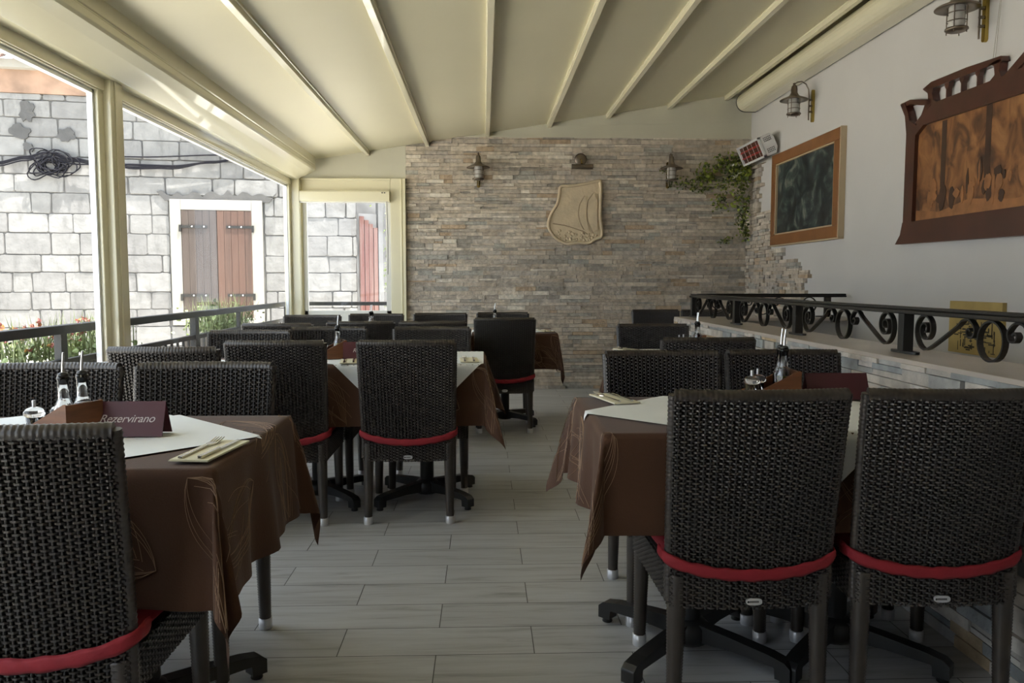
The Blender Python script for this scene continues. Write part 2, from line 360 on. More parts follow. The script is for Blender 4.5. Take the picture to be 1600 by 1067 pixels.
# cream panel over the cladding and over the far window
b = MB(); b.prism([(-0.30, 2.665), (XR, 2.665), (XR, zc(XR)), (-0.30, zc(-0.30))], lambda x, z: Vector((x, YB - 0.035, z)), lambda x, z: Vector((x, YB, z)))
b.box(-0.2, XR, YB - 0.05, YB - 0.03, 2.655, 2.675)
b.prism([(0.25, 2.765), (XR, 2.83), (XR, 2.836), (0.25, 2.771)], lambda x, z: Vector((x, YB - 0.039, z)), lambda x, z: Vector((x, YB - 0.034, z)))
struct(b.build('trim_1', 'creamdull'))
b = MB(); b.prism([(-1.99, 2.215), (-0.815, 2.215), (-0.815, zc(-0.815)), (-1.99, zc(-1.99))], lambda x, z: Vector((x, YB - 0.04, z)), lambda x, z: Vector((x, YB + 0.05, z)))
struct(b.build('trim_2', 'creamdull'))

# ---- split face cladding
def cladding(b, u0, u1, z0, z1, f, rowh, lmin, lmax, dep, seed, keep=None):
    """f(u, z, d): point on the wall, d out of it"""
    rnd = random.Random(seed); z = z0
    while z < z1 - 0.004:
        h = min(rnd.uniform(*rowh), z1 - z); u = u0 - rnd.uniform(0, lmin)
        while u < u1:
            L = rnd.uniform(lmin, lmax); a, c = max(u, u0), min(u + L, u1); u += L
            if c - a < 0.01: continue
            if keep and not keep(0.5 * (a + c), z + h / 2): continue
            g = 0.0012; d = rnd.uniform(*dep); e = rnd.uniform(-0.004, 0.004)
            split = rnd.random() < 0.15 and h > 0.03
            for (zz0, zz1) in (((z, z + h / 2), (z + h / 2, z + h)) if split else ((z, z + h),)):
                d2 = d + (rnd.uniform(-0.004, 0.004) if split else 0)
                P = [f(a + g, zz0 + g, 0), f(c - g, zz0 + g, 0), f(c - g, zz1 - g, 0), f(a + g, zz1 - g, 0),
                     f(a + g, zz0 + g, d2 + e), f(c - g, zz0 + g, d2 - e), f(c - g, zz1 - g, d2 - e * 0.5), f(a + g, zz1 - g, d2 + e * 0.5)]
                b.add(P, [(4, 5, 6, 7), (0, 1, 5, 4), (1, 2, 6, 5), (2, 3, 7, 6), (3, 0, 4, 7)], None, False)
        z += h
b = MB()
cladding(b, -0.815, XR - 0.02, 0.0, 2.66, lambda u, z, d: Vector((u, YB - 0.02 - d, z)), (0.030, 0.050), 0.08, 0.34, (0.012, 0.036), 3,
         keep=lambda u, z: z < zc(u) - 0.005)
struct(b.build('wall_back_cladding', 'clad'))
def rk(u, z):
    lim = 8.1 if z > 1.84 else (7.74 if z > 1.46 else (7.38 if z > 1.37 else (7.02 if z > 1.25 else 6.92)))
    lim += 0.05 * math.sin(z * 61)
    return u > lim
b = MB()
cladding(b, 6.8, YB - 0.03, 0.0, 2.35, lambda u, z, d: Vector((XR - d, u, z)), (0.026, 0.046), 0.07, 0.24, (0.02, 0.045), 8, keep=rk)
struct(b.build('wall_right_cladding', 'clad'))

# ---- parapet round the stair opening, stone facing, marble ledge
b = MB(); b.box(1.50, 1.79, -3.0, 6.16, 0, 0.86); b.box(1.79, XR, 6.0, 6.16, 0, 0.86); struct(b.build('wall_parapet', 'plaster'))
b = MB(); b.box(1.488, 1.79, -3.0, 6.165, 0.855, 0.877); b.box(1.79, XR, 5.90, 6.165, 0.855, 0.877); struct(b.build('trim_3', 'marble', bevel=0.003))
b = MB()
cladding(b, -2.0, 6.155, 0.0, 0.862, lambda u, z, d: Vector((1.50 - d, u, z)), (0.032, 0.048), 0.10, 0.26, (0.008, 0.022), 12)
cladding(b, 1.485, XR, 0.0, 0.862, lambda u, z, d: Vector((u, 6.16 + d, z)), (0.032, 0.048), 0.10, 0.26, (0.006, 0.018), 13)
struct(b.build('wall_parapet_cladding', 'clad2'))

# ---- gutter beam and glazing on the left
b = MB(); b.prism([(-2.03, 2.20), (-1.91, 2.20), (-1.79, 2.255), (-1.735, 2.285), (-1.725, 2.30), (-1.725, 2.335), (-1.731, 2.338), (-1.731, 2.346), (-1.725, 2.349), (-1.725, 2.435), (-2.03, 2.435)],
                  lambda x, z: Vector((x, -3.0, z)), lambda x, z: Vector((x, 8.33, z)))
struct(b.build('beam_gutter', 'cream', bevel=0.004))
b = MB(); b.box(-2.05, -1.975, -3.0, 8.32, 2.142, 2.30); b.box(-2.04, -1.985, -3.0, 8.32, 2.135, 2.142)
struct(b.build('trim_4', 'cream', bevel=0.003))
def post(y):
    b = MB(); b.box(-2.04, -1.945, y, y + 0.14, 0, 2.22); b.box(-2.045, -1.985, y - 0.055, y + 0.195, 0, 2.16); b.box(-1.947, -1.938, y + 0.04, y + 0.10, 0, 2.21)
    return struct(b.build('column_window', 'cream', bevel=0.004))
for y in (4.30, 0.10, -1.35): post(y)
b = MB(); b.box(-2.06, -1.96, -3.0, -1.36, 0, 2.3); struct(b.build('wall_left_light_block', 'mahogany'))  # unseen dark piece added behind the camera to hold back window light
b = MB(); b.box(XR - 0.02, XR, -3.0, -0.4, 0, 3.1); struct(b.build('wall_right_light_block', 'mahogany'))  # unseen dark panel added over the plaster to cut its reflection on chairs
b = MB(); b.box(-2.06, -1.90, 8.33, 8.48, 0, 2.25); b.box(-2.045, -1.985, 8.26, 8.34, 0, 2.16); struct(b.build('column_corner', 'cream', bevel=0.004))
for n, (y0, y1) in enumerate(((4.495, 8.27), (0.295, 4.245), (-1.15, 0.045))):
    w = MB()
    for (ya, yb) in ((y0 - 0.005, y0 + 0.018), (y1 - 0.018, y1 + 0.005)): w.box(-2.035, -2.005, ya, yb, 0.0, 2.135)
    w.box(-2.035, -2.005, y0, y1, 2.115, 2.137)
    w.box(-2.035, -2.005, y0, y1, 0.0, 0.05)
    wo_ = struct(w.build('window_%d' % (n + 1), 'silver', bevel=0.002))
    boxobj('window_pane', 'sheet', (-2.022, -2.018, y0 + 0.01, y1 - 0.01, 0.03, 2.12), wo_)
# far window, roller blind box, apron below it
w = MB(); yw = 8.42
w.box(-1.92, -0.976, yw, yw + 0.08, 2.095, 2.225); w.box(-1.93, -0.97, yw - 0.012, yw - 0.0005, 2.20, 2.222)
w.box(-0.975, -0.815, yw, yw + 0.08, 0.0, 2.225); w.box(-0.868, -0.853, yw - 0.012, yw - 0.0005, 0, 2.215)
w.box(-0.838, -0.8145, yw - 0.025, yw - 0.0005, 0, 2.22)
w.box(-1.91, -1.886, yw, yw + 0.06, 0.80, 2.094)
wo_ = struct(w.build('window_4', 'cream', bevel=0.003))
w = MB(); w.box(-1.885, -1.845, yw + 0.01, yw + 0.05, 0.80, 2.1); w.box(-1.025, -0.975, yw + 0.01, yw + 0.05, 0.80, 2.1); w.box(-1.885, -0.975, yw + 0.01, yw + 0.05, 0.80, 0.845)
w.build('window_frame', 'whiteframe', wo_, bevel=0.003)
boxobj('window_pane', 'sheet', (-1.85, -1.02, yw + 0.028, yw + 0.032, 0.84, 2.1), wo_)
struct(boxobj('wall_left', 'whiteframe', (-1.93, -0.975, yw + 0.0, yw + 0.09, 0.0, 0.80)))
bl = empty('roller_blind', (-1.455, yw - 0.04, 1.975)); tag(bl, 'cream roller blind box mounted above the small far window', 'blind')
w = MB(); w.prism([(0.0, 0.0), (0.0, 0.112), (-0.075, 0.112), (-0.085, 0.10), (-0.085, 0.01), (-0.075, 0.0)], lambda y, z: Vector((-0.475, y + 0.04, z)), lambda y, z: Vector((0.478, y + 0.04, z)))
w.build('housing', 'cream', bl, bevel=0.003)
w = MB(); w.box(0.40, 0.415, -0.048, -0.0445, 0.085, 0.095); w.box(0.425, 0.44, -0.048, -0.0445, 0.085, 0.095); w.build('label_print', 'greyiron', bl)
w = MB(); w.box(-0.46, 0.46, -0.03, -0.02, -0.012, 0.0); w.build('bottom_bar', 'whiteframe', bl)
w = MB(); w.tube([(0.455, -0.05, 0.0), (0.462, -0.052, -0.35), (0.458, -0.05, -0.75)], 0.003, 6); w.build('pull_chain', 'greyiron', bl)

# roller tube along the right wall
rb = empty('awning_roller', (2.715, 0, 3.0)); tag(rb, 'long cream awning roller casing along top of white wall', 'awning roller')
w = MB(); pr = []
for k in range(14): a = PI * (0.45 + 1.05 * k / 13); pr.append((0.098 * math.cos(a), 0.098 * math.sin(a)))
pr += [(0.10, -0.098), (0.10, 0.10)]
w.prism(pr, lambda x, z: Vector((x, -2.9, z)), lambda x, z: Vector((x, 8.28, z)), sm=False); w.build('casing', 'cream', rb)
w = MB(); w.prism([(x * 1.04, z * 1.04) for x, z in pr], lambda x, z: Vector((x, 8.28, z)), lambda x, z: Vector((x, 8.292, z))); w.build('end_cap', 'greyiron', rb)

# ------------------------------------------------------------------ outdoors
AW = math.radians(10)
MW = Matrix.Translation((-3.55, 10.7, 0)) @ Matrix.Rotation(AW, 4, 'Z')    # facing wall: x along, -y towards us
rnd = random.Random(5)
b = MB(); b.add([(-2.75, -9, 0.22), (-2.75, 8.9, 0.22), (0.6, 8.9, 0.22), (0.6, 22, 0.22), (-30, 22, 0.22), (-30, -9, 0.22)], [(5, 4, 3, 2, 1, 0)])
b.add([(-2.75, -9, 0.22), (-2.75, 8.9, 0.22), (-2.75, 8.9, -0.3), (-2.75, -9, -0.3)], [(0, 1, 2, 3)])
struct(b.build('street', 'street'))
struct(boxobj('kerb', 'street', (-2.75, -2.25, -3, 8.9, -0.1, 0.0)))
b = MB(); b.box(-9.0, 1.84, 0.0, 0.5, 0.0, 3.49, MW); struct(b.build('wall_opposite', 'mortar'))
b = MB(); z = 0.05
while z < 3.47:
    h = min(rnd.uniform(0.215, 0.275), 3.49 - z); u = -8.9 + rnd.uniform(0, 0.3)
    while u < 1.83:
        L = rnd.uniform(0.22, 0.58); a, c = u, min(u + L, 1.84); u += L
        # leave the window opening free
        segs = [(a, c)]
        if z + h > 0.62 and z < 2.2:
            segs = [(p, q) for p, q in ((a, min(c, -0.56)), (max(a, 0.63), c)) if q - p > 0.03] if (c > -0.56 and a < 0.63) else [(a, c)]
        for (p, q) in segs:
            if q - p < 0.05: continue
            g = rnd.uniform(0.001, 0.0045); d = rnd.uniform(0.010, 0.024); cc = 0.016
            x0, x1, z0, z1 = p + g, q - g, z + g, z + h - g
            j = lambda: rnd.uniform(-0.009, 0.009)
            F = [(x0 + j(), z0 + cc + j()), (x0 + cc, z0 + j() * 0.5), (0.5 * (x0 + x1), z0 + j() * .6), (x1 - cc, z0 + j() * 0.5), (x1 + j(), z0 + cc), (x1 + j(), z1 - cc), (x1 - cc, z1), (0.5 * (x0 + x1), z1 + j() * .6), (x0 + cc + j(), z1), (x0 + j() * 0.5, z1 - cc)]
            P = [MW @ Vector((x, 0.0, y)) for x, y in F] + [MW @ Vector((0.5 * (x0 + x1) + (x - 0.5 * (x0 + x1)) * (1 - 0.018 / max(0.1, (x1 - x0))), -d, 0.5 * (z0 + z1) + (y - 0.5 * (z0 + z1)) * 0.95)) for x, y in F]
            n = len(F)
            b.add(P, [tuple(range(n, 2 * n))] + [(i, (i + 1) % n, n + (i + 1) % n, n + i) for i in range(n)], None, False)
    z += h
struct(b.build('wall_opposite_blocks', 'limestone'))
def blob(b, u, z, r, d, sx=1, sz=1, seed=0, n=18):
    rr = random.Random(seed); P = []
    for k in range(n):
        a = 2 * PI * k / n; q = r * rr.uniform(0.7, 1.2); P.append((u + q * sx * math.cos(a), z + q * sz * math.sin(a)))
    b.prism(P, lambda x, y: MW @ Vector((x, -d, y)), lambda x, y: MW @ Vector((x, -0.005, y)))
b = MB()
blob(b, -2.18, 3.27, 0.10, 0.038, 0.9, 1.4, 1); blob(b, -2.28, 3.02, 0.09, 0.038, 1.3, 1.0, 2); blob(b, -1.74, 3.0, 0.09, 0.038, 1.2, 1, 3); blob(b, -2.18, 2.83, 0.06, 0.038, 1, 1, 4)
P = [(-0.70 + 1.5 * k / 24, 2.27 + 0.06 * math.sin(k * 1.9) * rnd.random() + 0.05 * rnd.random()) for k in range(25)]
P = [(-0.60, 2.2), (0.70, 2.2)] + P[::-1]
b.prism(P, lambda x, y: MW @ Vector((x, -0.04, y)), lambda x, y: MW @ Vector((x, -0.005, y)))
struct(b.build('trim_5', 'cement'))
b = MB(); b.box(-9, 1.86, -0.045, 0.5, 3.49, 3.77, MW); struct(b.build('trim_6', 'orangestone'))
b = MB(); b.box(-9, 1.90, -0.16, 0.5, 3.77, 3.87, MW); struct(b.build('trim_7', 'surround'))
b = MB(); u = -8.9
while u < 1.9:     # barrel tiles running up from the eave
    for (du, zz, sgn) in ((0, 0, 1), (0.11, -0.045, -1)):
        pts = []
        for k in range(9):
            a = PI * k / 8; pts.append((u + du + 0.062 * math.cos(a), 3.93 + zz + sgn * 0.052 * math.sin(a)))
        inner = [(u + du + 0.050 * math.cos(PI * k / 8), 3.93 + zz + sgn * 0.040 * math.sin(PI * k / 8)) for k in range(9)]
        b.prism(pts + inner[::-1], lambda x, y: MW @ Vector((x, -0.28 + rnd.uniform(-.0, .0), y)), lambda x, y: MW @ Vector((x, 2.0, y + 0.9)))
    u += 0.22
struct(b.build('roof_opposite', 'tile'))
# shuttered window
sw = empty('shuttered_window', MW @ Vector((0.03, 0, 0.70)), AW); tag(sw, 'closed brown wooden shutters in a white surround on the limestone house', 'shuttered window')
w = MB(); w.box(-0.575, -0.44, -0.055, 0.12, -0.12, 1.52); w.box(0.44, 0.58, -0.055, 0.12, -0.12, 1.52); w.box(-0.44, 0.44, -0.055, 0.12, 1.385, 1.52); w.box(-0.575, 0.58, -0.06, 0.12, -0.12, -0.035)
w.build('surround', 'surround', sw, bevel=0.006)
for (x0, x1, mt, hx, sg) in ((-0.435, 0.0, 'shutter_l', -0.435, 1), (0.005, 0.44, 'shutter_r', 0.44, -1)):
    w = MB(); x = x0; k = 0
    while x < x1 - 0.01:
        x2 = min(x + 0.087, x1); w.box(x + 0.0015, x2 - 0.0015, -0.05 - 0.002 * (k % 2), -0.018, -0.03, 1.38); x = x2; k += 1
    w.box(x0, x1, -0.02, 0.0, -0.03, 1.38)
    sh = w.build('shutter', mt, sw)
    for zz in (0.25, 1.15):
        h = MB(); h.box(min(hx - sg * 0.02, hx + sg * 0.32), max(hx - sg * 0.02, hx + sg * 0.32), -0.066, -0.052, zz, zz + 0.035)
        h.box(min(hx - sg * 0.03, hx), max(hx - sg * 0.03, hx), -0.075, -0.05, zz - 0.05, zz + 0.038)
        hh = h.build('strap_hinge', 'iron', sh)
        for dx in (0.13, 0.28):
            q = MB(); q.lathe([(0.0, 0.004), (0.008, 0.002), (0.01, 0)], 8, Matrix.Translation((hx + sg * dx, -0.066, zz + 0.018)) @ Matrix.Rotation(PI / 2, 4, 'X'))
            q2 = q.build('hinge_rivet', 'chrome', sh)
# cable bundle
w = MB(); rr = random.Random(4)
def wp(u, z, d=0.07): return MW @ Vector((u, -d, z))
def cab(pts, r=0.011):
    out = []; 
    for i in range(len(pts) - 1):
        for k in range(8):
            t = k / 8; a, c = pts[i], pts[i + 1]; s_ = t * t * (3 - 2 * t)
            out.append(wp(a[0] + (c[0] - a[0]) * t, a[1] + (c[1] - a[1]) * s_, a[2] + (c[2] - a[2]) * t))
    out.append(wp(*pts[-1])); w.tube(out, r, 6)
for k in range(7):
    j = lambda s: rr.uniform(-s, s)
    cab([(-5.5, 2.42 + j(.03), .08 + j(.02)), (-3.2, 2.53 + j(.03), .08), (-2.52, 2.60 + j(.03), 0.09), (-2.2, 2.68 + j(.03), 0.09), (-1.95, 2.72 + j(.05), 0.09), (-1.62, 2.66 + j(.04), 0.09), (-1.34, 2.64 + j(.02), 0.09), (-0.96, 2.62 + j(.03), 0.08), (-0.5, 2.62 + j(.03), 0.08), (0.0, 2.70 + j(.015), 0.08), (0.32, 2.75 + j(.01), 0.07)], 0.010)
cab([(-1.34, 2.73, .08), (-0.96, 2.74, .08), (0.22, 2.80, .07), (1.2, 2.9, .07)], 0.010)
for k in range(16):
    cu, cz = -1.88 + rr.uniform(-0.12, 0.12), 2.62 + rr.uniform(-0.05, 0.05); a0 = rr.uniform(0.10, 0.26); b0 = rr.uniform(0.06, 0.13); tl = rr.uniform(-0.6, 0.5)
    pts = []
    for q in range(20):
        a = 2 * PI * q / 20; x, y = a0 * math.cos(a), b0 * math.sin(a) * (1 + 0.2 * math.sin(3 * a + k))
        pts.append(wp(cu + x * math.cos(tl) - y * math.sin(tl), cz + x * math.sin(tl) + y * math.cos(tl), 0.08 + 0.03 * math.sin(a * 2 + k)))
    w.tube(pts, 0.0075, 6, closed=True)
o = w.build('cable_bundle', 'cable'); tag(o, 'tangled coil of black cables strung along the limestone house', 'cables')
# lane beyond the house end
b = MB(); b.box(1.9, 5.0, 3.2, 3.6, 0.0, 5.2, MW); struct(b.build('wall_lane', 'greyrender'))
dr = empty('lane_door', MW @ Vector((2.05, 0.05, 0.2)), AW + math.radians(22)); tag(dr, 'faded red plank door beyond the far window at the house end', 'door')
w = MB()
for k in range(4): w.box(-0.19 + k * 0.066, -0.19 + k * 0.066 + 0.058, -0.03 - 0.006 * (k % 2), 0.0, 0.3, 1.84 - 0.05 * k)
w.build('door_leaf', 'redboard', dr)
w = MB(); w.box(-0.2, 0.075, 0.0, 0.03, 0.3, 1.88); w.box(0.08, 0.15, -0.03, 0.05, 0.3, 2.25); w.build('door_frame', 'greyrender', dr)

b = MB(); bs = random.Random(31); bush = empty('climbing_shrub', MW @ Vector((2.55, 0.6, 0.25)), AW); tag(bush, 'pale green shrub glimpsed beyond the red door through the far window', 'shrub')
LB = b
# ---- outdoor balcony railing
rl = empty('balcony_railing', (-2.15, 4.0, 0)); tag(rl, 'dark grey steel balcony railing outside the glazing with thin balusters', 'railing')
w = MB(); w.box(-0.025, 0.025, -6.9, 4.77, 0.885, 0.93); w.box(-0.025, 1.35, 4.73, 4.77, 0.89, 0.93); w.build('handrail', 'greyiron', rl, bevel=0.003)
w = MB(); w.box(-0.015, 0.015, -6.9, 4.75, 0.725, 0.755); w.box(-0.015, 0.015, -6.9, 4.75, 0.10, 0.13); w.build('lower_rail', 'greyiron', rl)
for yy, t in ((-4.0, .03), (-2.0, .03), (0.10, .03), (1.97, .035), (3.03, .02), (4.72, .03)):
    w = MB(); w.box(-t * .6, t * .6, yy - t, yy + t, -0.09, 0.89); w.build('post', 'greyiron', rl)
yy = -3.3
while yy < 4.7:
    w = MB(); w.box(-0.007, 0.007, yy - 0.007, yy + 0.007, 0.12, 0.73); w.build('baluster', 'greyiron', rl); yy += 0.105

# ---- leaves
def leaf(b, p, size, rr, mi, long=1.0, droop=None):
    d = Vector((rr.gauss(0, 1), rr.gauss(0, 1), rr.gauss(0, 0.7))) if droop is None else Vector((rr.gauss(0, 0.25), rr.gauss(0, 0.25), 1))
    d.normalize(); n = d.cross(Vector((rr.gauss(0, 1), rr.gauss(0, 1), rr.gauss(0, 1))))
    if n.length < 1e-3: n = d.orthogonal()
    n.normalize(); s = d.cross(n); L = size * long
    pts = [p, p + d * L * .25 + s * size * .42 + n * size * .1, p + d * L * .65 + s * size * .28 + n * size * .08, p + d * L, p + d * L * .65 - s * size * .28 + n * size * .08, p + d * L * .25 - s * size * .42 + n * size * .1]
    b.add(pts, [(0, 1, 2, 3), (0, 3, 4, 5)], mi, False)
for k in range(1500):
    p = Vector((bs.gauss(0, 0.20), bs.gauss(0, 0.1), bs.uniform(0.1, 2.3))); leaf(LB, p, bs.uniform(0.025, 0.05), bs, 0 if bs.random() < .6 else 1)
o = LB.build('foliage', ['leafb', 'grassy'], bush); o['kind'] = 'stuff'
w = MB(); w.tube([(0, 0, 0), (0.03, 0, 1.2), (-0.02, 0, 2.1)], 0.02, 6); w.build('stem', 'stem', bush)
def planter(y0, y1, label, red, seed, zt):
    rr = random.Random(seed)
    t = empty('flower_planter', (-2.42, 0.5 * (y0 + y1), 0.52)); tag(t, label, 'planter', 'flower boxes hung outside the railing')
    L = 0.5 * (y1 - y0)
    w = MB(); w.prism([(-0.09, 0), (0.09, 0), (0.12, 0.17), (-0.12, 0.17)], lambda x, z: Vector((x, -L, z)), lambda x, z: Vector((x, L, z))); w.box(0.10, 0.27, -L * .5, -L * .5 + .02, 0.15, 0.17); w.box(0.10, 0.27, L * .5, L * .5 + .02, 0.15, 0.17)
    w.build('box', 'terracotta', t)
    f = MB()
    for k in range(int(900 * L)):
        y = rr.uniform(-L, L); h = zt * (0.55 + 0.45 * math.sin(3.1 * y + seed) ** 2) * rr.random() ** 0.6
        p = Vector((rr.gauss(-0.02, 0.10), y, 0.16 + h * rr.uniform(.3, 1)))
        leaf(f, p, rr.uniform(0.018, 0.04), rr, 0)
    for k in range(int(420 * L)):
        y = rr.uniform(-L, L) * (0.9); p = Vector((rr.gauss(0, 0.06), y, 0.16)); leaf(f, p, 0.010, rr, 1, long=(zt + 0.07) * 100 * rr.uniform(.5, 1), droop=1)
    o = f.build('foliage', ['leafb', 'grassy'], t); o['kind'] = 'stuff'
    if red:
        f = MB()
        for k in range(int(70 * L)):
            y = rr.uniform(-L, L * 0.6); p = Vector((rr.gauss(-0.02, 0.08), y, 0.16 + zt * rr.uniform(.4, .95)))
            for q in range(6): leaf(f, p, rr.uniform(0.02, 0.032), rr, 0 if rr.random() < .7 else 1)
        o = f.build('blossoms', ['flower', 'flowery'], t); o['kind'] = 'stuff'
planter(4.05, 5.35, 'flower box with red and yellow blossoms outside the near glazing', True, 3, 0.26)
planter(6.75, 8.1, 'green leafy planter outside the railing below the brown shutters', False, 9, 0.32)

# ------------------------------------------------------------------ ironwork on the parapet
def bez(pts, n=10):
    """smooth path through 2D points"""
    out = []; P = [pts[0]] + list(pts) + [pts[-1]]
    for i in range(1, len(P) - 2):
        for k in range(n):
            t = k / n; o = []
            for c in range(2):
                a, b_, c_, d = P[i - 1][c], P[i][c], P[i + 1][c], P[i + 2][c]
                o.append(0.5 * ((2 * b_) + (-a + c_) * t + (2 * a - 5 * b_ + 4 * c_ - d) * t * t + (-a + 3 * b_ - 3 * c_ + d) * t ** 3))
            out.append(tuple(o))
    out.append(pts[-1]); return out
def scrolls(parent, P0, D, span):
    """one panel of two S-scrolls and a ring between posts; P0 = panel centre under the rail, D = unit direction along"""
    H = 0.135
    def to3(p): return Vector((P0[0] + D[0] * p[0], P0[1] + D[1] * p[0], P0[2] + p[1]))
    up = Vector((-D[1], D[0], 0))
    ring = [(0.064 * math.cos(2 * PI * k / 28), -0.066 + 0.064 * math.sin(2 * PI * k / 28)) for k in range(28)]
    w = MB(); w.tube([to3(p) for p in ring], 0.0058, 4, closed=True, flat=(2.4, 0.75), up=up); w.build('ring', 'iron', parent)
    X0 = span * 0.5 - 0.115
    for s in (-1, 1):
        pts = []
        for k in range(57):        # eye of the big curl outwards to its lowest point
            an = -2.5 * PI + 4.0 * PI * k / 56; t = k / 56; r = 0.009 + 0.040 * min(1, t / 0.75) + (0.026 * ((t - 0.75) / 0.25) if t > 0.75 else 0)
            pts.append((-X0 + r * math.cos(an) * 0.98, -0.049 + r * math.sin(an)))
        pts += bez([pts[-1], (-X0 + 0.045, -0.108), (-0.185, -0.030), (-0.150, -0.006), (-0.112, -0.004), (-0.084, -0.030), (-0.090, -0.056), (-0.113, -0.060), (-0.126, -0.044), (-0.116, -0.032), (-0.104, -0.040)], 6)[1:]
        w = MB(); w.tube([to3((-s * x, z)) for x, z in pts], 0.0058, 4, flat=(2.4, 0.75), up=up); w.build('scroll', 'iron', parent)
def iron_post(parent, x, y, D):
    w = MB(); w.box(x - 0.021, x + 0.021, y - 0.021, y + 0.021, 0.885, 1.03)
    w.build('post', 'iron', parent, bevel=0.003)
    w = MB(); n = 24; prof = []
    for k in range(n): a = 2 * PI * k / n; prof.append((0.034 * math.cos(a) + (0.026 if math.cos(a) > 0 else -0.026), 0.024 * math.sin(a)))
    w.prism(prof, lambda u, v: Vector((x + D[0] * u * 1.5 - D[1] * v, y + D[1] * u * 1.5 + D[0] * v, 0.878)), lambda u, v: Vector((x + D[0] * u * 1.5 - D[1] * v, y + D[1] * u * 1.5 + D[0] * v, 0.887)), sm=True)
    w.build('foot_plate', 'iron', parent)
ir = empty('scrollwork_railing'); tag(ir, 'black wrought iron scroll railing on the long marble ledge beside the tables', 'railing')
XI = 1.615
w = MB(); w.box(XI - 0.026, XI + 0.026, -2.6, 6.10, 1.028, 1.043); w.box(XI - 0.017, XI + 0.017, -2.6, 6.10, 1.043, 1.056); w.build('handrail', 'iron', ir, bevel=0.004)
posts = [6.06, 5.02, 4.03, 2.98, 1.94, 0.90, -0.14, -1.2, -2.3]
for y in posts: iron_post(ir, XI, y, (0, 1))
for a, c in zip(posts[:-1], posts[1:]): scrolls(ir, (XI, 0.5 * (a + c), 1.026), (0, 1), (a - c) - 0.06)
ib = empty('scrollwork_railing'); tag(ib, 'short black wrought iron railing across the stair end, meeting the white wall', 'railing')
w = MB(); w.box(1.64, 2.80, 6.04, 6.09, 1.03, 1.045); w.box(1.64, 2.80, 6.047, 6.083, 1.045, 1.058); w.build('handrail', 'iron', ib, bevel=0.004)
iron_post(ib, 2.66, 6.065, (1, 0))
scrolls(ib, (2.15, 6.065, 1.028), (1, 0), 0.95)

# ------------------------------------------------------------------ wall decoration
def sconce(name, loc, rz, label):
    t = empty(name, loc, rz); tag(t, label, 'wall lamp', 'lantern style wall lamps')     # local: wall at x=0, lamp out along +x
    D = 0.175
    w = MB(); pl = [(0.017 * math.cos(a), (0.12 if math.sin(a) > 0 else -0.12) + 0.017 * math.sin(a)) for a in [2 * PI * k / 20 for k in range(20)]]
    w.prism(pl, lambda y, z: Vector((0.0, y, z - 0.02)), lambda y, z: Vector((0.02, y, z - 0.02)), sm=True); w.build('wall_plate', 'brass', t)
    w = MB(); w.tube([(0.045, 0, -0.14), (0.045, 0, 0.06), (0.05, 0, 0.12), (0.075, 0, 0.165), (0.11, 0, 0.185), (0.15, 0, 0.18), (D, 0, 0.16)], 0.0055, 8)
    for z in (-0.07, -0.02, 0.03): w.tube([(0.018, 0, z), (0.048, 0, z)], 0.009, 8)
    w.build('arm', 'pewter', t)
    M = Matrix.Translation((D, 0, 0))
    w = MB(); w.lathe([(0.0, 0.175), (0.012, 0.17), (0.010, 0.155), (0.022, 0.145), (0.027, 0.12), (0.027, 0.09), (0.036, 0.075), (0.045, 0.062), (0.105, 0.038), (0.118, 0.030), (0.118, 0.024), (0.06, 0.034), (0.04, 0.04)], 24, M); w.build('hood', 'pewter', t)
    w = MB(); w.lathe([(0.038, 0.04), (0.043, 0.03), (0.043, -0.06), (0.036, -0.085)], 20, M); w.build('lamp_shade', 'frost', t)
    w = MB(); w.lathe([(0.045, -0.088), (0.060, -0.082), (0.062, -0.092), (0.050, -0.10), (0.03, -0.102)], 20, M)
    for z in (-0.045, 0.0):
        w.tube([(D + 0.052 * math.cos(2 * PI * k / 20), 0.052 * math.sin(2 * PI * k / 20), z) for k in range(20)], 0.003, 6, closed=True)
    for k in range(4):
        a = PI / 4 + k * PI / 2; w.tube([(D + 0.052 * math.cos(a), 0.052 * math.sin(a), 0.045), (D + 0.052 * math.cos(a), 0.052 * math.sin(a), -0.112)], 0.0032, 6)
    w.build('cage', 'pewter', t)
    return t
s1 = sconce('wall_lamp', (XR, 6.86, 2.675), PI, 'bronze lantern wall lamp above the dark framed painting')
def relamp(loc, rz, label):
    c = copy_tree(s1); c.location = loc; c.rotation_euler = (0, 0, rz); c['label'] = label; return c
relamp((XR, 4.50, 2.655), PI, 'bronze lantern wall lamp above the large carved picture frame, cut by top edge')
relamp((-0.053, YB - 0.06, 2.29), -PI / 2, 'bronze lantern lamp on stone cladding near the far window')
relamp((1.945, YB - 0.06, 2.29), -PI / 2, 'bronze lantern lamp on stone cladding with ivy trailing past it')
pl = empty('picture_light', (1.0, YB - 0.06, 2.37)); tag(pl, 'brass picture light above the carved stone shield', 'picture light')
w = MB(); w.lathe([(0.065, 0), (0.065, 0.01), (0.05, 0.018), (0.0, 0.02)], 24, Matrix.Translation((0.02, 0, 0.06)) @ Matrix.Rotation(PI / 2, 4, 'X')); w.build('wall_plate', 'pewter', pl)
w = MB(); w.tube([(0.02, -0.01, 0.06), (0.02, -0.07, 0.05), (0.02, -0.11, 0.0)], 0.008, 8); w.build('arm', 'brass', pl)
w = MB(); w.tube([(-0.085, -0.12, -0.03), (0.135, -0.12, -0.03)], 0.026, 14); w.build('lamp_shade', 'pewter', pl)

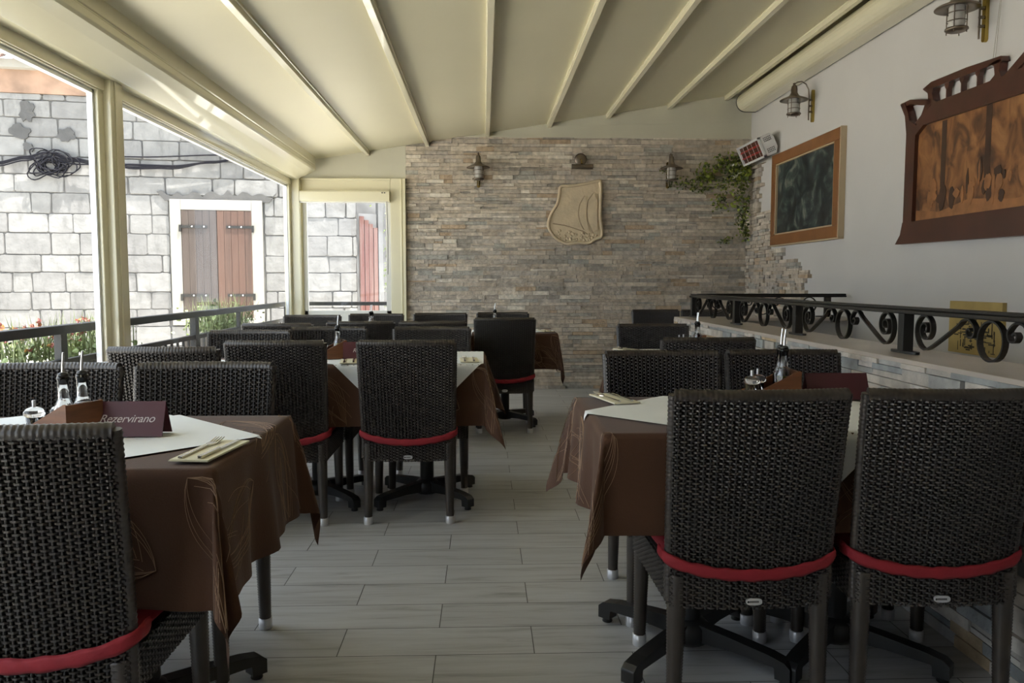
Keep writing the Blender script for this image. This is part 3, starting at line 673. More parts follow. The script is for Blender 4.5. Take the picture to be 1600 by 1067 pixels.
# carved stone shield
PLQ = [(0.817, 2.162), (0.946, 2.167), (1.098, 2.193), (1.22, 2.22), (1.239, 2.194), (1.244, 2.067), (1.238, 1.841), (1.258, 1.705), (1.255, 1.615), (1.179, 1.584), (1.11, 1.542), (0.996, 1.55), (0.874, 1.538), (0.759, 1.591), (0.682, 1.689), (0.671, 1.779), (0.712, 1.885), (0.765, 1.967), (0.787, 2.065), (0.795, 2.14)]
sp = empty('stone_plaque', (0.97, YB - 0.055, 1.85)); tag(sp, 'carved sandstone shield plaque hung on the stone clad wall', 'plaque')
PL = bez(PLQ + [PLQ[0]], 3)[:-1]
w = MB(); w.prism([(x - .97, z - 1.85) for x, z in PL], lambda x, z: Vector((x, -0.03, z)), lambda x, z: Vector((x, 0.0, z)))
inn = [((x - .97) * 0.93, (z - 1.85) * 0.945) for x, z in PL]
w.build('slab', 'carved', sp, bevel=0.012)
w = MB()
n = len(PL); w.tube([Vector((x - .97, -0.032, z - 1.85)) for x, z in [(.97 + (x - .97) * .96, 1.85 + (z - 1.85) * .965) for x, z in PL]], 0.016, 8, closed=True)
w.build('raised_border', 'carved', sp)
w = MB(); w.prism([(1.16 - .97, 2.08 - 1.85), (1.107 - .97, 2.006 - 1.85), (1.092 - .97, 1.893 - 1.85), (1.105 - .97, 1.78 - 1.85), (1.155 - .97, 1.67 - 1.85), (1.205 - .97, 1.70 - 1.85), (1.195 - .97, 1.85 - 1.85), (1.20 - .97, 2.0 - 1.85)], lambda x, z: Vector((x, -0.045, z)), lambda x, z: Vector((x, -0.02, z)))
w.prism([(1.065 - .97, 2.05 - 1.85), (1.020 - .97, 1.968 - 1.85), (1.003 - .97, 1.87 - 1.85), (1.02 - .97, 1.773 - 1.85), (1.06 - .97, 1.70 - 1.85), (1.125 - .97, 1.66 - 1.85), (1.09 - .97, 1.76 - 1.85), (1.075 - .97, 1.88 - 1.85), (1.09 - .97, 1.98 - 1.85)], lambda x, z: Vector((x, -0.038, z)), lambda x, z: Vector((x, -0.02, z)))
w.build('relief', 'carved', sp, bevel=0.004)
w = MB()
for L in ([(0.728, 1.761), (0.873, 1.735), (0.995, 1.697), (1.071, 1.667), (1.133, 1.622)], [(1.16, 2.081), (1.107, 2.006), (1.089, 1.893), (1.101, 1.78), (1.155, 1.66)], [(1.065, 2.051), (1.016, 1.968), (0.998, 1.87), (1.017, 1.773), (1.056, 1.697)]):
    w.tube([Vector((x - .97, -0.031, z - 1.85)) for x, z in bez(L, 6)], 0.005, 6)
w.build('carved_line', 'groove', sp)
w = MB(); rr = random.Random(6)
for k in range(60):
    x = rr.uniform(0.74, 1.2); z = rr.uniform(1.585, 1.70 - 0.12 * (x - .74)); r_ = rr.uniform(0.008, 0.018)
    w.lathe([(0, r_ * .6), (r_ * .7, r_ * .4), (r_, 0)], 7, Matrix.Translation((x - .97, -0.03, z - 1.85)) @ Matrix.Rotation(PI / 2, 4, 'X'))
rc = w.build('rough_carving', 'carved', sp); rc['kind'] = 'stuff'

# patio heater high on the right wall
ht = empty('wall_heater', (XR, 7.93, 2.46)); tag(ht, 'white infrared wall heater with red element in the top corner', 'heater')
MH = Matrix.Translation((-0.115, 0, 0)) @ Matrix.Rotation(math.radians(-24), 4, 'Y')
w = MB(); P = [(-0.075, -0.085), (-0.06, -0.10), (0.04, -0.10), (0.07, -0.05), (0.07, 0.05), (0.04, 0.10), (-0.06, 0.10), (-0.075, 0.085)]
w.prism([(x, z) for x, z in P if x > -0.07] , lambda x, z: MH @ Vector((x, -0.32, z)), lambda x, z: MH @ Vector((x, 0.30, z)))
for (y0, y1, z0, z1) in ((-0.32, 0.30, 0.08, 0.10), (-0.32, 0.30, -0.10, -0.08), (-0.32, -0.30, -0.10, 0.10), (0.28, 0.30, -0.10, 0.10)): w.box(-0.085, -0.055, y0, y1, z0, z1, MH)
w.build('housing', 'whiteplastic', ht)
w = MB(); w.box(-0.064, -0.0605, -0.30, 0.28, -0.08, 0.08, MH); w.build('reflector', 'heatin', ht)
w = MB()
for z in (-0.03, 0.03): w.tube([MH @ Vector((-0.072, -0.29, z)), MH @ Vector((-0.072, 0.27, z))], 0.009, 8)
w.build('heating_element', 'heatred', ht)
w = MB()
for y in [-0.24 + 0.12 * k for k in range(5)]: w.tube([MH @ Vector((-0.086, y, -0.085)), MH @ Vector((-0.086, y, 0.085))], 0.0018, 5)
w.build('guard', 'chrome', ht)
w = MB()
for (cx, cz) in ((0.0, 0.055), (0.0, -0.055)):
    for i in range(3):
        for k in range(5): w.box(cx - 0.034 + k * 0.016, cx - 0.024 + k * 0.016, -0.3225, -0.3195, cz - 0.02 + i * 0.016, cz - 0.012 + i * 0.016, MH)
w.build('vent_slot', 'greyiron', ht)
w = MB(); w.box(-0.06, -0.0, -0.03, 0.03, -0.02, 0.02); w.build('bracket', 'whiteplastic', ht)

# framed dark painting
fp = empty('framed_painting', (XR, 6.955, 1.93)); tag(fp, 'dark stormy painting in an orange brown wooden frame', 'painting')
hw, hh, fw = 0.735, 0.43, 0.095
for (y0, y1, z0, z1) in ((-hw, hw, hh - fw, hh), (-hw, hw, -hh, -hh + fw), (-hw, -hw + fw, -hh + fw, hh - fw), (hw - fw, hw, -hh + fw, hh - fw)):
    w = MB(); w.box(-0.055, -0.002, y0, y1, z0, z1); w.build('frame', 'framewood', fp, bevel=0.006)
w = MB()
for (y0, y1, z0, z1) in ((-hw + fw, hw - fw, hh - fw - 0.012, hh - fw), (-hw + fw, hw - fw, -hh + fw, -hh + fw + 0.012), (-hw + fw, -hw + fw + 0.014, -hh + fw, hh - fw), (hw - fw - 0.014, hw - fw, -hh + fw, hh - fw)): w.box(-0.048, -0.012, y0, y1, z0, z1)
w.box(-0.05, -0.001, -hw - 0.012, -hw, -hh - .005, hh + .005); w.box(-0.05, -0.001, hw, hw + .01, -hh - .01, hh + .005); w.box(-0.05, -0.001, -hw - .012, hw + .01, -hh - .012, -hh)
w.build('inner_slip', 'framelight', fp)
w = MB(); w.box(-0.028, -0.012, -hw + fw, hw - fw, -hh + fw, hh - fw); w.build('canvas', 'dark_art', fp)

# large carved picture frame
cf = empty('carved_picture_frame', (XR, 3.75, 1.83)); tag(cf, 'large amber scene in an ornate dark mahogany carved frame', 'picture')
def pf(poly, d0, d1, name, m='mahogany', bev=0.005, both=True):
    sides = (1, -1) if both else (1,)
    for s in sides:
        w = MB(); Q = [(s * (y - 3.75), z - 1.83) for y, z in poly]
        w.prism(Q, lambda y, z: Vector((-d0, y, z)), lambda y, z: Vector((-d1, y, z))); w.build(name, m, cf, bevel=bev)
pf([(5.31, 1.400), (5.25, 1.46), (5.225, 1.54), (3.75, 1.54), (3.75, 1.385)], 0.004, 0.060, 'bottom_rail')
pf([(5.228, 1.535), (5.225, 2.12), (5.25, 2.24), (5.315, 2.33), (5.26, 2.328), (5.215, 2.26), (5.19, 2.20), (5.10, 2.15), (5.115, 2.06), (5.12, 1.535)], 0.004, 0.055, 'side_stile')
pf([(5.315, 2.335), (5.20, 2.337), (4.957, 2.285), (4.957, 2.255), (5.06, 2.270), (5.19, 2.305), (5.27, 2.305)], 0.004, 0.05, 'corner_scroll')
pf([(5.02, 2.270), (4.95, 2.262), (5.06, 2.17), (5.14, 2.165), (5.06, 2.21)], 0.004, 0.05, 'corner_scroll')
pf([(5.115, 2.09), (5.10, 2.16), (5.00, 2.215), (4.93, 2.255), (4.30, 2.250), (3.75, 2.262), (3.75, 2.12), (5.02, 2.14), (5.06, 2.12)], 0.004, 0.055, 'top_rail')
pf([(5.055, 2.370), (4.96, 2.392), (4.60, 2.385), (4.285, 2.365), (4.275, 2.335), (4.35, 2.335), (4.90, 2.350), (4.96, 2.348)], 0.004, 0.05, 'crest_bar')
pf([(5.055, 2.368), (4.93, 2.355), (4.945, 2.32), (4.93, 2.275), (4.885, 2.252), (4.955, 2.252), (4.985, 2.28), (4.995, 2.33)], 0.004, 0.05, 'crest_bar_end')
pf([(4.29, 2.355), (4.385, 2.345), (4.345, 2.325), (4.335, 2.275), (4.385, 2.247), (4.275, 2.247), (4.30, 2.29)], 0.004, 0.05, 'crest_bar_end')
for yy in (4.80, 4.65, 4.50): pf([(yy + .026, 2.35), (yy - .026, 2.35), (yy - .02, 2.325), (yy - .007, 2.31), (yy - .007, 2.25), (yy + .007, 2.25), (yy + .007, 2.31), (yy + .02, 2.325)], 0.012, 0.042, 'spindle', bev=0.002)
pf([(4.26, 2.25), (4.10, 2.335), (3.9, 2.41), (3.75, 2.43), (3.75, 2.38), (3.92, 2.36), (4.08, 2.29), (4.16, 2.25)], 0.004, 0.05, 'crest_arch')
for k, yy in enumerate((4.11, 4.03, 3.94, 3.85)): pf([(yy + .012, 2.25), (yy - .012, 2.25), (yy - .03, 2.32 + .018 * k), (yy - .01, 2.33 + .018 * k)], 0.012, 0.042, 'fan_spindle', bev=0.003)
w = MB(); w.box(-0.030, -0.008, -1.372, 1.372, -0.295, 0.31); w.build('picture', 'amber_art', cf)
w = MB(); rr = random.Random(9)
w.prism([(1.36, -0.285), (1.36, -0.22), (1.1, -0.25), (0.8, -0.20), (0.4, -0.24), (0, -0.22), (-1.36, -0.25), (-1.36, -0.285)], lambda y, z: Vector((-0.0302, y, z)), lambda y, z: Vector((-0.0315, y, z)))
for k in range(90):   # soft pale upright shapes of the printed scene
    y = rr.uniform(-1.3, 1.3); h = rr.uniform(0.05, 0.16); z0 = rr.uniform(-0.27, -0.12); ww = rr.uniform(0.012, 0.04)
    w.prism([(y + ww * rr.uniform(.6, 1.1) * math.cos(2 * PI * q / 11), z0 + h * .5 + h * .5 * rr.uniform(.7, 1.1) * math.sin(2 * PI * q / 11)) for q in range(11)], lambda a, c: Vector((-0.0302, a, c)), lambda a, c: Vector((-0.0315 - 0.00002 * k, a, c)), mi=rr.choice((0, 0, 1)))
for y in (1.05, 0.62, 0.1, -0.5): w.prism([(y, -0.1), (y + .05, -0.1), (y + .05, 0.30), (y, 0.30)], lambda a, c: Vector((-0.0302, a, c)), lambda a, c: Vector((-0.0312, a, c)), mi=1)
w.build('printed_shapes', [mat('print_amber', (0.30, 0.13, 0.05), .5, var=.3, vscale=12), mat('print_umber', (0.05, 0.022, 0.012), .5, var=.3, vscale=12)], cf)
w = MB(); w.tube([(-0.03, 0.62, 0.5), (-0.02, 0.60, 0.85)], 0.0015, 5); w.tube([(-0.03, 0.64, 0.5), (-0.02, 0.61, 0.85)], 0.0015, 5); w.build('hanging_wire', 'steel', cf)

# small yellow print on the right wall behind the railing
yp = empty('wooden_print', (XR, 4.46, 0.73)); tag(yp, 'small yellow wooden panel printed with black town sketch behind iron railing', 'picture')
w = MB(); w.box(-0.025, 0, -0.245, 0.245, 0, 0.305); w.build('panel', 'board', yp, bevel=0.002)
w = MB(); rr = random.Random(2); px = -0.2
for k in range(70):
    y = rr.uniform(-0.20, 0.16); z = rr.uniform(0.02, 0.20) * (1 - 0.4 * abs(y) / .2); a, c = rr.uniform(.012, .07), rr.uniform(.004, .010)
    if rr.random() < .5: a, c = c, a
    w.box(-0.0262, -0.0248, y, y + a, z, z + c)
w.build('ink_drawing', 'ink', yp)

# ivy
iv = empty('ivy_plant', (2.66, YB - 0.16, 2.22)); tag(iv, 'trailing green ivy in a pale pot in the stone wall corner', 'plant')
w = MB(); w.lathe([(0.045, 0.0), (0.065, 0.02), (0.078, 0.13), (0.085, 0.14), (0.085, 0.155), (0.07, 0.155), (0.065, 0.13)], 18); w.build('pot', 'whiteframe', iv)
w = MB(); w.box(-0.05, 0.05, -0.05, 0.11, -0.012, 0.0); w.build('bracket', 'iron', iv)
rr = random.Random(21); f = MB(); st = MB()
def vine(pts, nl, spread, sz, dens=1):
    P = [Vector(p) for p in pts]; path = []
    for i in range(len(P) - 1):
        for k in range(8): path.append(P[i].lerp(P[i + 1], k / 8) + Vector((rr.gauss(0, .008), rr.gauss(0, .004), rr.gauss(0, .008))))
    st.tube(path, 0.0025, 5)
    for k in range(int(nl * 1.6)):
        p = rr.choice(path) + Vector((rr.gauss(0, spread), -abs(rr.gauss(0, spread * .5)), rr.gauss(0, spread)))
        p.x = min(p.x, 0.095); p.y = min(p.y, 0.07)
        leaf(f, p, rr.uniform(*sz), rr, 0 if rr.random() < .62 else 1, long=1.0)
vine([(0, -.02, .15), (-.15, 0, .18), (-.28, .04, .10), (-.42, .06, .02)], 150, 0.045, (.022, .045))
vine([(0, -.02, .14), (-.12, .0, .05), (-.35, .06, -.03), (-.60, .07, -.04), (-.74, .02, .06)], 110, 0.032, (.018, .038))
vine([(-.12, .03, -.05), (-.35, .07, -.10), (-.55, .07, -.08)], 60, 0.03, (.018, .036))
vine([(-0.74, .0, .06), (-.84, .02, .10)], 8, 0.015, (.018, .03))
vine([(.03, -.03, .14), (.03, -.07, -.05), (0.02, -.05, -.25), (.05, -.04, -.45), (.08, -.02, -.62)], 190, 0.038, (.022, .045))
vine([(.05, -.03, .14), (.12, -.05, .05), (.095, -.10, -.2), (.095, -.10, -.42)], 34, 0.025, (.02, .04))
vine([(-.03, -.02, .14), (-.10, -.04, -.05), (-.16, .0, -.22), (-.2, .03, -.28)], 90, 0.045, (.022, .045))
vine([(0, -.03, .16), (.06, -.07, .17), (.13, -.08, .14)], 60, 0.04, (.022, .045))
vine([(0, -.03, .10), (-.02, -.08, .02)], 120, 0.06, (.022, .045))
vine([(-.05, .04, -.62), (-.16, .05, -.68)], 22, 0.02, (.02, .035))
o = f.build('foliage', ['leaf', 'leafd'], iv); o['kind'] = 'stuff'
st.build('stems', 'stem', iv)

# ------------------------------------------------------------------ chairs
def weave_loop(b, path_fn, z0, z1, rowh, ncol, amp=0.0022, spc=3, mi=0, closed=True):
    """path_fn(s in 0..1, z) -> (point, outward normal); woven rows closed round the section"""
    spc = 4; PH = (0.05, 0.24, 0.76, 0.95); rows = int(round((z1 - z0) / rowh)); rowh = (z1 - z0) / rows; N = ncol * spc
    V = []; F = []
    for j in range(rows):
        z = z0 + (j + 0.5) * rowh; base = len(V)
        for i in range(N + (0 if closed else 1)):
            c = i // spc + PH[i % spc]; s = c / ncol
            p, n = path_fn(s, z)
            sh = (0.25, 1.0, 1.0, 0.25)[i % spc] * (1 if (i // spc + j) % 2 == 0 else -1)
            off = amp * sh
            hh = rowh * 0.40
            t = 0.0015
            if sh < -0.5: off *= 1.5
            up_ = Vector((0, 0, hh))
            V += [p + n * (off + t) + up_ * 0.72, p + n * off + up_, p + n * (off - t), p + n * off - up_, p + n * (off + t) - up_ * 0.72]
        cnt = N if closed else N
        for i in range(cnt):
            a = base + i * 5; c_ = base + ((i + 1) % (N if closed else N + 1)) * 5
            for k in range(5): F.append((a + k, a + (k + 1) % 5, c_ + (k + 1) % 5, c_ + k))
    b.add(V, F, mi, False)
    # stakes
    for c in range(ncol):
        s = (c + 0.5 + 0.0) / ncol; pts = []
        n = max(3, int((z1 - z0) / 0.06))
        for k in range(n + 1):
            p, _n = path_fn(s, z0 + (z1 - z0) * k / n); pts.append(p)
        b.tube(pts, 0.0032, 5, mi=2, cap=False)
def back_path(s, z):
    t = max(0.0, (z - 0.43) / 0.445)
    W = 0.207 + 0.011 * t; D = 0.016; R = 0.012
    yc = -0.212 - 0.062 * t ** 1.15
    L1 = 0.434; L2 = 0.036; T = 2 * (L1 + L2); d = (s % 1.0) * T
    if d < L1: u = -1 + 2 * d / L1; x, y, n = u * W, -D, Vector((0, -1, 0))
    elif d < L1 + L2: q = (d - L1) / L2; a = -PI / 2 + PI * q; x, y, n = W - 0.004 + 0.010 * math.cos(a), D * math.sin(a), Vector((math.cos(a), math.sin(a), 0))
    elif d < 2 * L1 + L2: u = 1 - 2 * (d - L1 - L2) / L1; x, y, n = u * W, D, Vector((0, 1, 0))
    else: q = (d - 2 * L1 - L2) / L2; a = PI / 2 + PI * q; x, y, n = -W + 0.004 + 0.010 * math.cos(a), D * math.sin(a), Vector((math.cos(a), math.sin(a), 0))
    y -= 0.024 * (1 - (x / W) ** 2)
    return Vector((x, yc + y, z)), n
def seat_path(s, z):
    """open U: rear-left -> front-left -> front-right -> rear-right"""
    W = 0.212; Y0, Y1 = -0.195, 0.232; L1 = Y1 - Y0; L2 = 2 * W; T = 2 * L1 + L2; d = s * T
    if d <= L1: return Vector((-W, Y0 + d, z)), Vector((-1, 0, 0))
    if d <= L1 + L2: return Vector((-W + (d - L1), Y1, z)), Vector((0, 1, 0))
    return Vector((W, Y1 - (d - L1 - L2), z)), Vector((1, 0, 0))
def wrapped_leg(b, p0, p1, r0, r1, n=8, pitch=0.0085):
    p0, p1 = Vector(p0), Vector(p1); L = (p1 - p0).length; k = int(L / pitch) * 2
    pts = [p0.lerp(p1, i / k) for i in range(k + 1)]; rs = [(r0 + (r1 - r0) * i / k) * (1.0 + (0.045 if i % 2 else -0.045)) for i in range(k + 1)]
    b.tube(pts, rs, n, up=(0.02, 1, 0))
def make_chair():
    t = empty('rattan_chair')
    b = MB(); weave_loop(b, back_path, 0.306, 0.862, 0.0068, 58, amp=0.0030)
    # added dark sheet inside keeps the light out and paints the weave gaps shaded
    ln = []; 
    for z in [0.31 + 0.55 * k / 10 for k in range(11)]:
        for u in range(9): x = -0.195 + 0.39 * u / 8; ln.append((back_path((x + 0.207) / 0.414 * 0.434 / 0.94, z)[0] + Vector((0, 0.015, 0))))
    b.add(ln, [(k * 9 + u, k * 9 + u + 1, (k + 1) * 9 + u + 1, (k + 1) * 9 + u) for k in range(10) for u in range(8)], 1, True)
    bk = b.build('backrest', ['ribbon', 'wickercore', 'shaded_stake'], t)
    # braided rolls: top edge and side edges
    b = MB(); pts = []; rs = []
    for i in range(121):
        u = -1 + 2 * i / 120; W = 0.219; x = u * W; pts.append(Vector((x, -0.274 - 0.024 * (1 - u * u), 0.866))); rs.append(0.0185 * (1 + 0.045 * math.sin(i * 1.9)))
    b.tube(pts, rs, 8)
    b.build('top_edge_braid', 'wicker', bk)
    for s in (-1, 1):
        b = MB(); pts = []; rs = []
        for i in range(141):
            z = 0.32 + 0.55 * i / 140; tt = max(0.0, (z - 0.43) / 0.445); pts.append(Vector((s * (0.210 + 0.011 * tt), -0.212 - 0.062 * tt ** 1.15, z))); rs.append(0.0135 * (1 + 0.08 * math.sin(i * 2.2)))
        b.tube(pts, rs, 8); b.build('side_edge_braid', 'wicker', bk)
    b = MB(); weave_loop(b, seat_path, 0.308, 0.402, 0.0068, 82, amp=0.003, closed=False)
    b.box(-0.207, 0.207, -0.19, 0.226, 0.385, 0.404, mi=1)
    b.build('seat', ['ribbon', 'wickercore', 'shaded_stake'], t)
    for sx in (-1, 1):
        for (ya, yb, ra) in ((-0.212, -0.214, 0.027), (0.208, 0.212, 0.027)):
            b = MB(); wrapped_leg(b, (sx * 0.189, ya, 0.39), (sx * 0.194, yb, 0.026), ra, 0.019)
            lg = b.build('leg', 'wicker', t)
            b = MB(); b.lathe([(0.0205, 0.0), (0.0215, 0.003), (0.0225, 0.034), (0.020, 0.036)], 14, Matrix.Translation((sx * 0.194, yb, 0.0))); b.build('foot_cap', 'chrome', lg)
    # cushion with elastic band round the back
    b = MB(); nx, ny = 14, 14; hwid, h0 = 0.203, 0.404
    top = []; bot = []
    for j in range(ny + 1):
        for i in range(nx + 1):
            u, v = -1 + 2 * i / nx, -1 + 2 * j / ny; k = 1 - 0.06 * (u * v) ** 2
            e = (1 - abs(u) ** 8) * (1 - abs(v) ** 8)
            x, y = u * hwid * k, 0.022 + v * 0.205 * k
            top.append((x, y, h0 + 0.012 + 0.026 * max(0, e) ** 0.4)); bot.append((x, y, h0 + 0.001 + 0.006 * (1 - max(0, e) ** 0.4)))
    W1 = nx + 1; F = []
    for j in range(ny):
        for i in range(nx):
            a = j * W1 + i; F.append((a, a + 1, a + W1 + 1, a + W1)); o_ = len(top); F.append((o_ + a, o_ + a + W1, o_ + a + W1 + 1, o_ + a + 1))
    rim = [i for i in range(nx + 1)] + [j * W1 + nx for j in range(1, ny + 1)] + [ny * W1 + i for i in range(nx - 1, -1, -1)] + [j * W1 for j in range(ny - 1, 0, -1)]
    for k in range(len(rim)): a, c = rim[k], rim[(k + 1) % len(rim)]; F.append((a, a + len(top), c + len(top), c))
    b.add(top + bot, F, 0, True)
    cu = b.build('seat_cushion', 'red', t)
    b = MB(); V = []; n = 60; rr = random.Random(1)
    for i in range(n + 1):
        s = i / n; # from front of left side round the rear to front of right side
        L = 0.46 + 2 * 0.06; d = s * L - 0.06
        zc_ = 0.440 - 0.040 * max(0, 1 - ((d - 0.23) / 0.23) ** 2) ** 0.8
        if d < 0: x, y = -0.2265, -0.222 + (-d) ; n_ = Vector((-1, 0, 0))
        elif d > 0.46: x, y = 0.2265, -0.222 + (d - 0.46); n_ = Vector((1, 0, 0))
        else: x = -0.2265 + 0.453 * d / 0.46; u = x / 0.2265; y = -0.2365 - 0.0245 * (1 - u * u) - 0.002 + 0.014 * u ** 10; n_ = Vector((0, -1, 0))
        wv = 0.0018 * math.sin(i * 1.7) + rr.uniform(-.0008, .0008)
        hh = 0.0165 + 0.0015 * math.sin(i * .9)
        p = Vector((x, y, zc_))
        V += [p + Vector((0, 0, hh)) + n_ * (wv * .4 + .0005), p + Vector((0, 0, hh * .5)) + n_ * (0.004 + wv), p - Vector((0, 0, hh * .5)) + n_ * (0.004 - wv), p - Vector((0, 0, hh)) + n_ * (-wv * .4 + .0005), p - n_ * 0.002]
    F = []
    for i in range(n):
        for k in range(5): F.append((i * 5 + k, i * 5 + (k + 1) % 5, (i + 1) * 5 + (k + 1) % 5, (i + 1) * 5 + k))
    b.add(V, F, 0, True); b.build('strap', 'red', cu)
    b = MB(); n = 20; pr = [(0.021 * math.copysign(abs(math.cos(2 * PI * k / n)) ** .6, math.cos(2 * PI * k / n)), 0.009 * math.copysign(abs(math.sin(2 * PI * k / n)) ** .8, math.sin(2 * PI * k / n))) for k in range(n)]
    b.prism(pr, lambda x, z: Vector((x, -0.262, z + 0.330)), lambda x, z: Vector((x, -0.2565, z + 0.330)), sm=True)
    bd = b.build('badge', 'chrome', t)
    b = MB()
    for k in range(7): b.box(-0.012 + k * 0.0035, -0.0098 + k * 0.0035, -0.2628, -0.2618, 0.328, 0.3325)
    b.lathe([(0, .0008), (.003, .0)], 8, Matrix.Translation((-0.0155, -0.262, 0.330)) @ Matrix.Rotation(PI / 2, 4, 'X'))
    b.build('badge_print', 'greyiron', bd)
    return t
CH = make_chair()
GR = 'dark rattan dining chairs with red cushions'
CHAIRS = [
    # x, y, facing (0 = backrest towards us), label
    (-0.925, 1.795, 0.0, 'dark rattan chair, nearest by the reserved sign, cropped by the left edge'),
    (0.688, 2.22, 0.0, 'large dark rattan chair in front of caddy table, left of the two nearest'),
    (1.190, 2.22, 0.0, 'large dark rattan chair closest to stone parapet, cut by the right edge'),
    (-0.36, 3.94, 0.0, 'rattan chair seen fully from behind at the centre of the room'),
    (-0.955, 3.925, 0.0, 'rattan chair with red strap just left of the central one'),
    (-1.32, 3.59, 0.0, 'rattan chair beside the thick window post, behind the reserved table'),
    (-1.415, 2.37, PI, 'rattan chair facing us across reserved table, behind oil bottles'),
    (-0.925, 2.38, PI, 'rattan chair facing us across reserved table, behind the burgundy sign'),
    (0.69, 2.78, PI, 'rattan chair facing us over brown cloth, behind the cutlery of the right table'),
    (1.180, 2.80, PI, 'rattan chair facing us behind the bottles, against stone parapet'),
    (-1.30, 4.16, PI, 'bluish lit rattan chair facing us behind window post chair, under shutters'),
    (-0.918, 4.45, PI, 'rattan chair facing us behind the second caddy'),
    (-0.305, 4.45, PI, 'rattan chair facing us directly behind the central chair'),
    (-1.33, 5.45, 0.0, 'rattan chair third row back, against the outdoor railing side'),
    (-0.84, 5.69, 0.0, 'rattan chair third row back, second from the windows'),
    (-0.35, 5.69, 0.0, 'rattan chair third row back, before the lonely aisle chair'),
    (0.16, 6.19, 0.0, 'dark rattan chair alone at the aisle near the stone wall, red strap'),
    (-1.375, 6.17, PI, 'farthest row rattan chair facing us beneath the small far window, left'),
    (-0.905, 6.42, PI, 'farthest row rattan chair facing us behind a bottle, by far window edge'),
    (-0.375, 6.55, PI, 'farthest row rattan chair facing us in front of stone wall, no bottle'),
    (0.17, 6.70, PI, 'farthest row rattan chair facing us, mostly hidden by the aisle chair'),
    (1.09, 4.07, 0.0, 'rattan chair of the middle right table, back to us, top only'),
    (1.075, 4.74, PI, 'rattan chair facing us across the middle right table'),
    (1.65, 7.30, PI, 'far rattan chair near stone wall, behind the parapet end'),
    (2.12, 7.30, PI, 'far rattan chair behind the iron railing, almost hidden by parapet'),
]
for i, (x, y, a, lb) in enumerate(CHAIRS):
    o = CH if i == 0 else copy_tree(CH)
    o.location = (x, y, 0); o.rotation_euler = (0, 0, a + 0.02 * math.sin(i * 2.3)); tag(o, lb, 'chair', GR)

# ------------------------------------------------------------------ tables
def drape(u, v, a, b, zt, eps, ph, h, wall=False, am=14.0):
    """cloth point (u,v) -> position when the cloth hangs from a table of half size a x b"""
    su, sv = (1 if u >= 0 else -1), (1 if v >= 0 else -1)
    du, dv = max(abs(u) - a, 0.0), max(abs(v) - b, 0.0)
    if du == 0 and dv == 0: return Vector((u, v, zt + eps))
    if dv == 0 or du == 0:
        d = du + dv; q = (v / b) if dv == 0 else (u / a); qq = max(-1, min(1, q))
        wv = (0.25 if (wall and su > 0 and dv == 0) else 1.0) * (0.016 * math.sin(qq * 7.0 + ph) + 0.010 * math.sin(qq * 13 + 2 * ph)) * (1 - qq ** 4) * min(1, d / max(h, .01))
        out = 0.006 * min(1, d / .02) + 0.05 * d + wv; z = zt + eps - max(0, d * 0.995 - 0.003) 
        if dv == 0: return Vector((su * (a + eps + out), v, z))
        return Vector((u, sv * (b + eps + out), z))
    r = math.hypot(du, dv); th = math.atan2(dv, du)
    tight = wall and su > 0
    al = 0.05 + math.radians(3 if tight else am * (0.62 if sv < 0 else 1.0)) * math.sin(2 * th) ** 1.1 + (0 if tight else (0.13 * math.sin(6 * th + ph) * math.sin(2 * th)))
    out = r * math.sin(al); e = 0.006 * min(1, r / .02)
    return Vector((su * (a + eps + (out + e) * math.cos(th)), sv * (b + eps + (out + e) * math.sin(th)), zt + eps - max(0, r * math.cos(al) - 0.003)))
def axis_samples(a, h, step):
    n1 = max(2, int(round(2 * a / step))); n2 = max(2, int(round(h / step)))
    return [-a - h + h * k / n2 for k in range(n2)] + [-a + 2 * a * k / n1 for k in range(n1 + 1)] + [a + h * (k + 1) / n2 for k in range(n2)]
def feather(cx, cy, ang, L, rr):
    """list of 2D strokes: bundle of long arcs plus short barbs"""
    S = []
    for k in range(5):
        w_ = L * (0.16 + 0.035 * k * rr.uniform(.8, 1.2)); j = rr.uniform(-.01, .01)
        for sg in (1, -1):
            p = []
            for i in range(22):
                t = i / 21; p.append((t * L * (1 + .03 * k), sg * w_ * math.sin(PI * t ** 0.8) * (1 - .25 * t) + j * t))
            if k < 3 or sg > 0: S.append(p)
    for k in range(7):
        t0, c = rr.uniform(.05, .7), rr.uniform(.3, .9) * (1 if k % 2 else -1)
        S.append([(t0 * L + i * .013, .02 * c * i * (1 - i / 26)) for i in range(14)])
    ca, sa = math.cos(ang), math.sin(ang)
    return [[(cx + x * ca - y * sa, cy + x * sa + y * ca) for x, y in p] for p in S]
